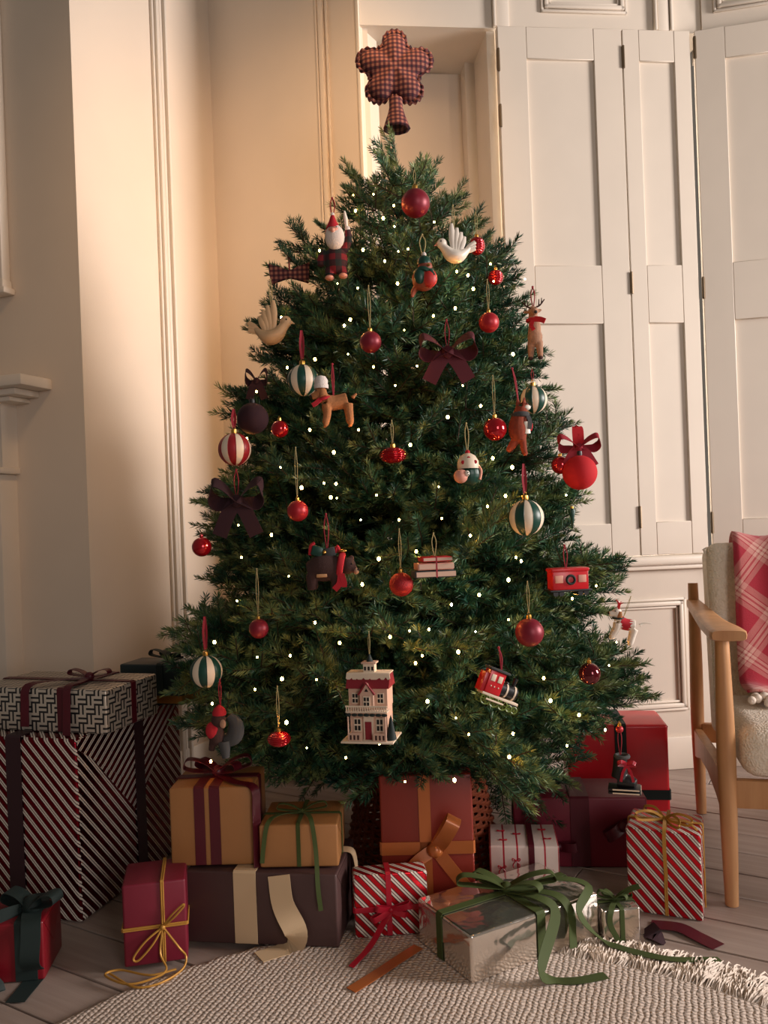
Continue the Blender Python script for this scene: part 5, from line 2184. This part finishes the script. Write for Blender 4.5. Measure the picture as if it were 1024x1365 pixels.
def L12(x, y, z=0.016):
    q = loc_of(g12, fl(x, y, z))
    return q


bow(g12, (cx0, cy0, zz), (1, -0.55, 0), (0, 0, 1), 0.105, 0.024, M_velgreen, n=4, lift=0.30,
    tails=[{'p': [(cx0, cy0, zz), (cx0 + 0.02, -d / 2 + 0.03, zz + 0.012), (cx0 + 0.035, -d / 2 - 0.008, zz - 0.012), L12(722, 1290, 0.05), L12(738, 1306, 0.017), L12(770, 1307, 0.016), L12(808, 1300, 0.016)], 'w': [(1, 0.2, 0), (1, 0.2, 0), (1, 0.2, 0), (1, 0.3, 0), (0.5, 0.8, 0), (0.1, 1, 0), (0.1, 1, 0)]},
           {'p': [(cx0, cy0, zz), (cx0 + 0.06, -d / 2 + 0.03, zz + 0.010), (cx0 + 0.075, -d / 2 - 0.008, zz - 0.015), (cx0 + 0.075, -d / 2 - 0.014, zz - 0.07), (cx0 + 0.072, -d / 2 - 0.018, 0.01)], 'w': (1, 0.2, 0)},
           {'p': [(cx0, cy0, zz), (cx0 + 0.10, cy0 - 0.05, zz + 0.02), (w / 2 - 0.01, -d / 2 + 0.02, zz + 0.006), L12(772, 1215, 0.10), L12(800, 1250, 0.03), L12(830, 1264, 0.022), L12(892, 1278, 0.024), L12(960, 1279, 0.010)], 'w': [(1, 0.4, 0), (1, 0.6, 0), (1, 0.5, 0), (1, 0.3, 0), (0.5, 1, 0), (0.2, 1, 0), (0.2, 1, 0), (0.2, 1, 0)], 'rw': 0.02}])
# small silver gift
A = fl(806, 1262)
Bq = fl(855, 1257)
hh = zat(830, 1212, (A.y + Bq.y) / 2) - 0.0
g13, w, d, h = gift('gift_box', 'tiny silver foil gift with green velvet bow, right of the big silver one', A, Bq, 0.075, hh, M_silver, z=0.0005, bev=0.004)
band(g13, 'x', 0.0, w, d, h, 0.010, M_velgreen)
band(g13, 'y', 0.0, w, d, h, 0.010, M_velgreen)
zz = h + 0.003
bow(g13, (0, 0, zz), (1, -0.2, 0), (0, 0, 1), 0.036, 0.012, M_velgreen, n=4, lift=0.5,
    tails=[{'p': [(0, 0, zz), (0.03, -0.01, zz + 0.025), (0.05, -0.02, zz + 0.035)], 'w': (0, 0.6, 1)},
           {'p': [(0, 0, zz), (-0.025, -0.042, zz), (-0.03, -0.045, zz - 0.03), (-0.012, -0.047, zz - 0.07)], 'w': (1, 0, 0)}])
# big burgundy gift
A = V((at(687, 1160, 2.24).x, 2.24, 0))
Bq = V((at(866, 1160, 2.20).x, 2.20, 0))
hh = zat(780, 1063, 2.22)
g14, w, d, h = gift('gift_box', 'broad burgundy gift with dark satin ribbon at the right under the tree', A, Bq, 0.17, hh, M_maroon)
band(g14, 'x', 0.0, w, d, h, 0.05, M_satburg)
bow(g14, (-0.06, -d / 2 - 0.003, h * 0.32), (1, 0, 0.1), (0, -1, 0), 0.045, 0.024, M_satburg, n=2)
bow(g14, (0.11, -d / 2 - 0.003, h * 0.62), (1, 0, 0.5), (0, -1, 0), 0.05, 0.03, M_satburg, n=2)
# red gift at the back right
Bq = fl(895, 1092)
A = V((at(757, 1000, 2.58).x, 2.585, 0))
hh = zat(893, 966, Bq.y)
g15, w, d, h = gift('gift_box', 'large plain bright red gift with dark green ribbon, at the back right beside the armchair', A, Bq, 0.20, hh, M_red, bev=0.010)
band(g15, 'x', 0.01, w, d, h, 0.035, M_velgreen2)
band(g15, 'z', 0.075, w, d, h, 0.030, M_velgreen2)
# striped gift with gold cord
A = fl(838, 1214)
Bq = fl(938, 1229)
hh = zat(885, 1108, (A.y + Bq.y) / 2)
g16, w, d, h = gift('gift_box', 'striped red foil gift tied with gold cord, at the right beside the armchair leg', A, Bq, 0.14, hh, M_stripe)
b = B()
cord_ring(b, 'x', 0.002, w, d, h)
pts = [(-w / 2 - 0.002, 0, 0.003), (-w / 2 - 0.002, 0, h), (-w / 2, 0, h + 0.002), (w / 2, 0, h + 0.002), (w / 2 + 0.002, 0, h), (w / 2 + 0.002, 0, 0.003)]
b.tube(pts, 0.0022, 6)
b.tube([(q[0], q[1] + 0.004, q[2]) for q in pts], 0.0022, 6)
b.done('cord', M_goldstr, g16)
b = B()
b.sphere((0, 0, h + 0.006), 0.007, u=10, v=8)
kn = b.done('bow', M_goldstr, g16)
for sx, sy in ((-1, -0.5), (1, -0.6), (-0.8, 0.5), (0.6, -1)):
    b = B()
    b.rib([(0, 0, h + 0.006), (sx * 0.03, sy * 0.03, h + 0.026), (sx * 0.062, sy * 0.05, h + 0.022), (sx * 0.058, sy * 0.06, h + 0.008), (sx * 0.025, sy * 0.035, h + 0.006), (0, 0, h + 0.006)], (0.2, 0.4, 1), 0.006, 0.001)
    b.done('bow_loop', M_goldstr, kn)
b = B()
b.rib([(0, 0, h + 0.006), (0.005, -d / 2 - 0.004, h + 0.006), (0.004, -d / 2 - 0.01, h - 0.03), (0.006, -d / 2 - 0.006, h * 0.45)], (1, 0, 0), 0.008, 0.001)
b.done('bow_tail', M_goldstr, kn)
b = B()
b.rib([(0, 0, h + 0.006), (0.05, -0.02, h + 0.012), (0.085, -0.05, h - 0.006)], (0, 1, 0.3), 0.006, 0.001)
b.done('bow_tail', M_goldstr, kn)
# dark satin tails on the floor
b = B()
b.rib([fl(868, 1232, 0.003), fl(905, 1236, 0.006), fl(930, 1248, 0.004), fl(958, 1262, 0.002)], (0.35, 1, 0), 0.042, 0.0012)
tag(b.done('ribbon_strip', M_satburg), 'loose dark burgundy ribbon tail pointing right on the boards by the striped gift', 'ribbon')
b = B()
b.rib([fl(862, 1236, 0.002), fl(872, 1246, 0.012), fl(886, 1252, 0.002)], (0.5, 1, 0.1), 0.04, 0.0012)
tag(b.done('ribbon_strip', M_velplum), 'short dark ribbon end crumpled on the boards beside the tiny silver gift', 'ribbon')

# ------------------------------------------------------------------ armchair
FLp = fl(976, 1206)
BLp = fl(934, 1079)
sv = BLp - FLp
DP = sv.length
crz = math.atan2(sv.y, sv.x) - PI / 2
ch = thing('armchair', 'oak framed armchair with cream boucle cushions at the right edge', 'armchair', FLp, crz)
CWd = 0.62
for sx in (0, CWd):
    b = B()
    b.tube([(sx, 0, 0), (sx, 0, 0.20), (sx, 0.004, 0.40), (sx, 0.01, 0.64)], [0.0155, 0.020, 0.022, 0.0165], 16, per=4)
    b.done('leg', M_oak, ch)
    b = B()
    b.tube([(sx, DP - 0.03, 0), (sx, DP - 0.01, 0.28), (sx, DP - 0.03, 0.5), (sx, DP - 0.02, 0.72)], [0.015, 0.020, 0.019, 0.015], 16, per=4)
    b.done('leg', M_oak, ch)
    b = B()
    b.prism([(0.0, 0.31), (0.15, 0.305), (DP * 0.55, 0.285), (DP - 0.02, 0.262), (DP - 0.02, 0.17), (DP * 0.72, 0.215), (DP * 0.45, 0.232), (0.12, 0.225), (0.0, 0.205)], sx - 0.013, sx + 0.013, ax='x')
    bmesh.ops.bevel(b.bm, geom=list(b.bm.edges), offset=0.004, segments=2, affect='EDGES')
    b.done('side_rail', M_oak, ch)
    s = -1 if sx == 0 else 1
    b = B()
    P2 = crom([(sx, DP - 0.01, 0.655), (sx - s * 0.004, DP * 0.7, 0.648), (sx - s * 0.006, DP * 0.35, 0.644), (sx - s * 0.008, 0.05, 0.650), (sx - s * 0.010, -0.045, 0.652)], 6)
    n = len(P2)
    rings = []
    for i, p in enumerate(P2):
        f = i / (n - 1)
        hw = 0.020 + 0.022 * min(1, f * 1.3) - (0.004 if i == n - 1 else 0)
        hh_ = 0.015 - (0.003 if i == n - 1 else 0)
        ring = []
        for k in range(16):
            a = 2 * PI * k / 16
            cx_, sz_ = math.cos(a), math.sin(a)
            ring.append(b.bm.verts.new(p + V((hw * math.copysign(abs(cx_) ** 0.5, cx_), 0, hh_ * math.copysign(abs(sz_) ** 0.5, sz_)))))
        rings.append(ring)
    for a, c in zip(rings, rings[1:]):
        for k in range(16):
            b.bm.faces.new((a[k], a[(k + 1) % 16], c[(k + 1) % 16], c[k]))
    b.bm.faces.new(rings[0])
    b.bm.faces.new(rings[-1])
    b.done('arm_rest', M_oak, ch)
b = B()
b.box((CWd / 2, 0.004, 0.268), (CWd - 0.02, 0.026, 0.068), bev=0.005)
b.done('front_rail', M_oak, ch)
b = B()
b.box((CWd / 2, DP - 0.02, 0.25), (CWd - 0.02, 0.024, 0.06), bev=0.005)
b.done('back_rail', M_oak, ch)


def cushion(name, c, size, rot=None, bev=0.045):
    b = B()
    b.box((0, 0, 0), size, bev=bev, seg=5)
    o = b.done(name, M_boucle, ch, ang=1.5)
    o.location = c
    if rot:
        o.rotation_euler = rot
    return o


seat = cushion('seat_cushion', (CWd / 2 + 0.002, 0.245, 0.362), (CWd - 0.055, 0.54, 0.125), (-0.03, 0, 0))
lean = -0.17
back = cushion('back_cushion', (CWd / 2, DP - 0.16, 0.565), (CWd - 0.05, 0.165, 0.56), (lean, 0, 0), 0.032)
for (z0, nm) in ((0.0, 'piping'),):
    b = B()
    hw = (CWd - 0.05) / 2 - 0.004
    b.tube([(-hw, -0.055, -0.24), (-hw, -0.055, 0.20), (-hw + 0.04, -0.055, 0.268), (hw - 0.04, -0.055, 0.268), (hw, -0.055, 0.20), (hw, -0.055, -0.24)], 0.004, 6, per=4)
    o = b.done('piping', M_boucle, back)

# plaid blanket draped over the back cushion and on to the seat
bl = thing('plaid_blanket', 'red and pink plaid wool blanket with tasselled end draped over the armchair back', 'blanket', FLp, crz)
cb = V((0, DP - 0.16, 0.565))
Mr = Matrix.Rotation(lean, 3, 'X')


def bk(y, z):
    q = Mr @ V((0, y, z))
    return (q.y + cb.y, q.z + cb.z)


prof2 = [bk(0.094, -0.05), bk(0.096, 0.12), bk(0.095, 0.235), bk(0.06, 0.288), bk(0.0, 0.298), bk(-0.065, 0.285), bk(-0.096, 0.22), bk(-0.100, 0.05), bk(-0.104, -0.08)]
yy, z2_ = prof2[-1]
prof2 += [(yy - 0.03, 0.452), (yy - 0.08, 0.440), (yy - 0.13, 0.438)]
cur = crom([V((0, a, c)) for a, c in prof2], 6)
NX = 26
x0, x1 = 0.098, CWd - 0.03
b = B()
uvl = b.bm.loops.layers.uv.new('UVMap')
grid2 = []
acc_s = 0
rl = random.Random(4)
for i, p in enumerate(cur):
    if i:
        acc_s += (cur[i] - cur[i - 1]).length
    row = []
    for k in range(NX + 1):
        t = k / NX
        t0 = cur[min(i + 1, len(cur) - 1)] - cur[max(i - 1, 0)]
        nrm = V((0, t0.z, -t0.y)).normalized()
        fl_ = i / len(cur)
        wv = (0.006 + 0.007 * fl_) * (1 + math.sin(t * 17 + fl_ * 2.0 + 1.2 * math.sin(fl_ * 5)))
        v = b.bm.verts.new(p - nrm * (wv * -1 if False else -wv) * (1 if True else 1) * -1 * -1 + V((x0 + (x1 - x0) * t + (0.010 * math.sin(fl_ * 7) - 0.035 * max(0, fl_ - 0.6)) * (1 - t), 0, 0)))
        row.append((v, (t * (x1 - x0), acc_s)))
    grid2.append(row)
for i in range(len(grid2) - 1):
    for k in range(NX):
        q = [grid2[i][k], grid2[i][k + 1], grid2[i + 1][k + 1], grid2[i + 1][k]]
        f = b.bm.faces.new([e_[0] for e_ in q])
        for l, e_ in zip(f.loops, q):
            l[uvl].uv = e_[1]
o = b.done('cloth', M_plaid, bl, ang=3)
sm = o.modifiers.new('thick', 'SOLIDIFY')
sm.thickness = 0.007
sm.offset = 0
ye, ze = prof2[-1]
ts = B()
ts.sphere((0, 0, 0), 0.014, (1, 1, 0.85), u=10, v=8)
ts.sphere((0.006, -0.020, 0.000), 0.012, u=8, v=6)
ts.sphere((-0.006, -0.036, -0.003), 0.011, u=8, v=6)
ts.tube([(0, 0.012, 0.003), (0, -0.03, 0)], 0.004, 6)
proto = ts.done('tassel', M_fringe, bl)
for k in range(24):
    o = proto if k == 0 else proto.copy()
    if k:
        C.objects.link(o)
        o.parent = bl
    o.location = (x0 + (x1 - x0) * (k + 0.5) / 24, ye - 0.01 + rl.uniform(-0.008, 0.008), ze + 0.010 + rl.uniform(0, 0.008))
    o.rotation_euler = (rl.uniform(-0.2, 0.2), 0, rl.uniform(-0.4, 0.4))
print('branches', count)
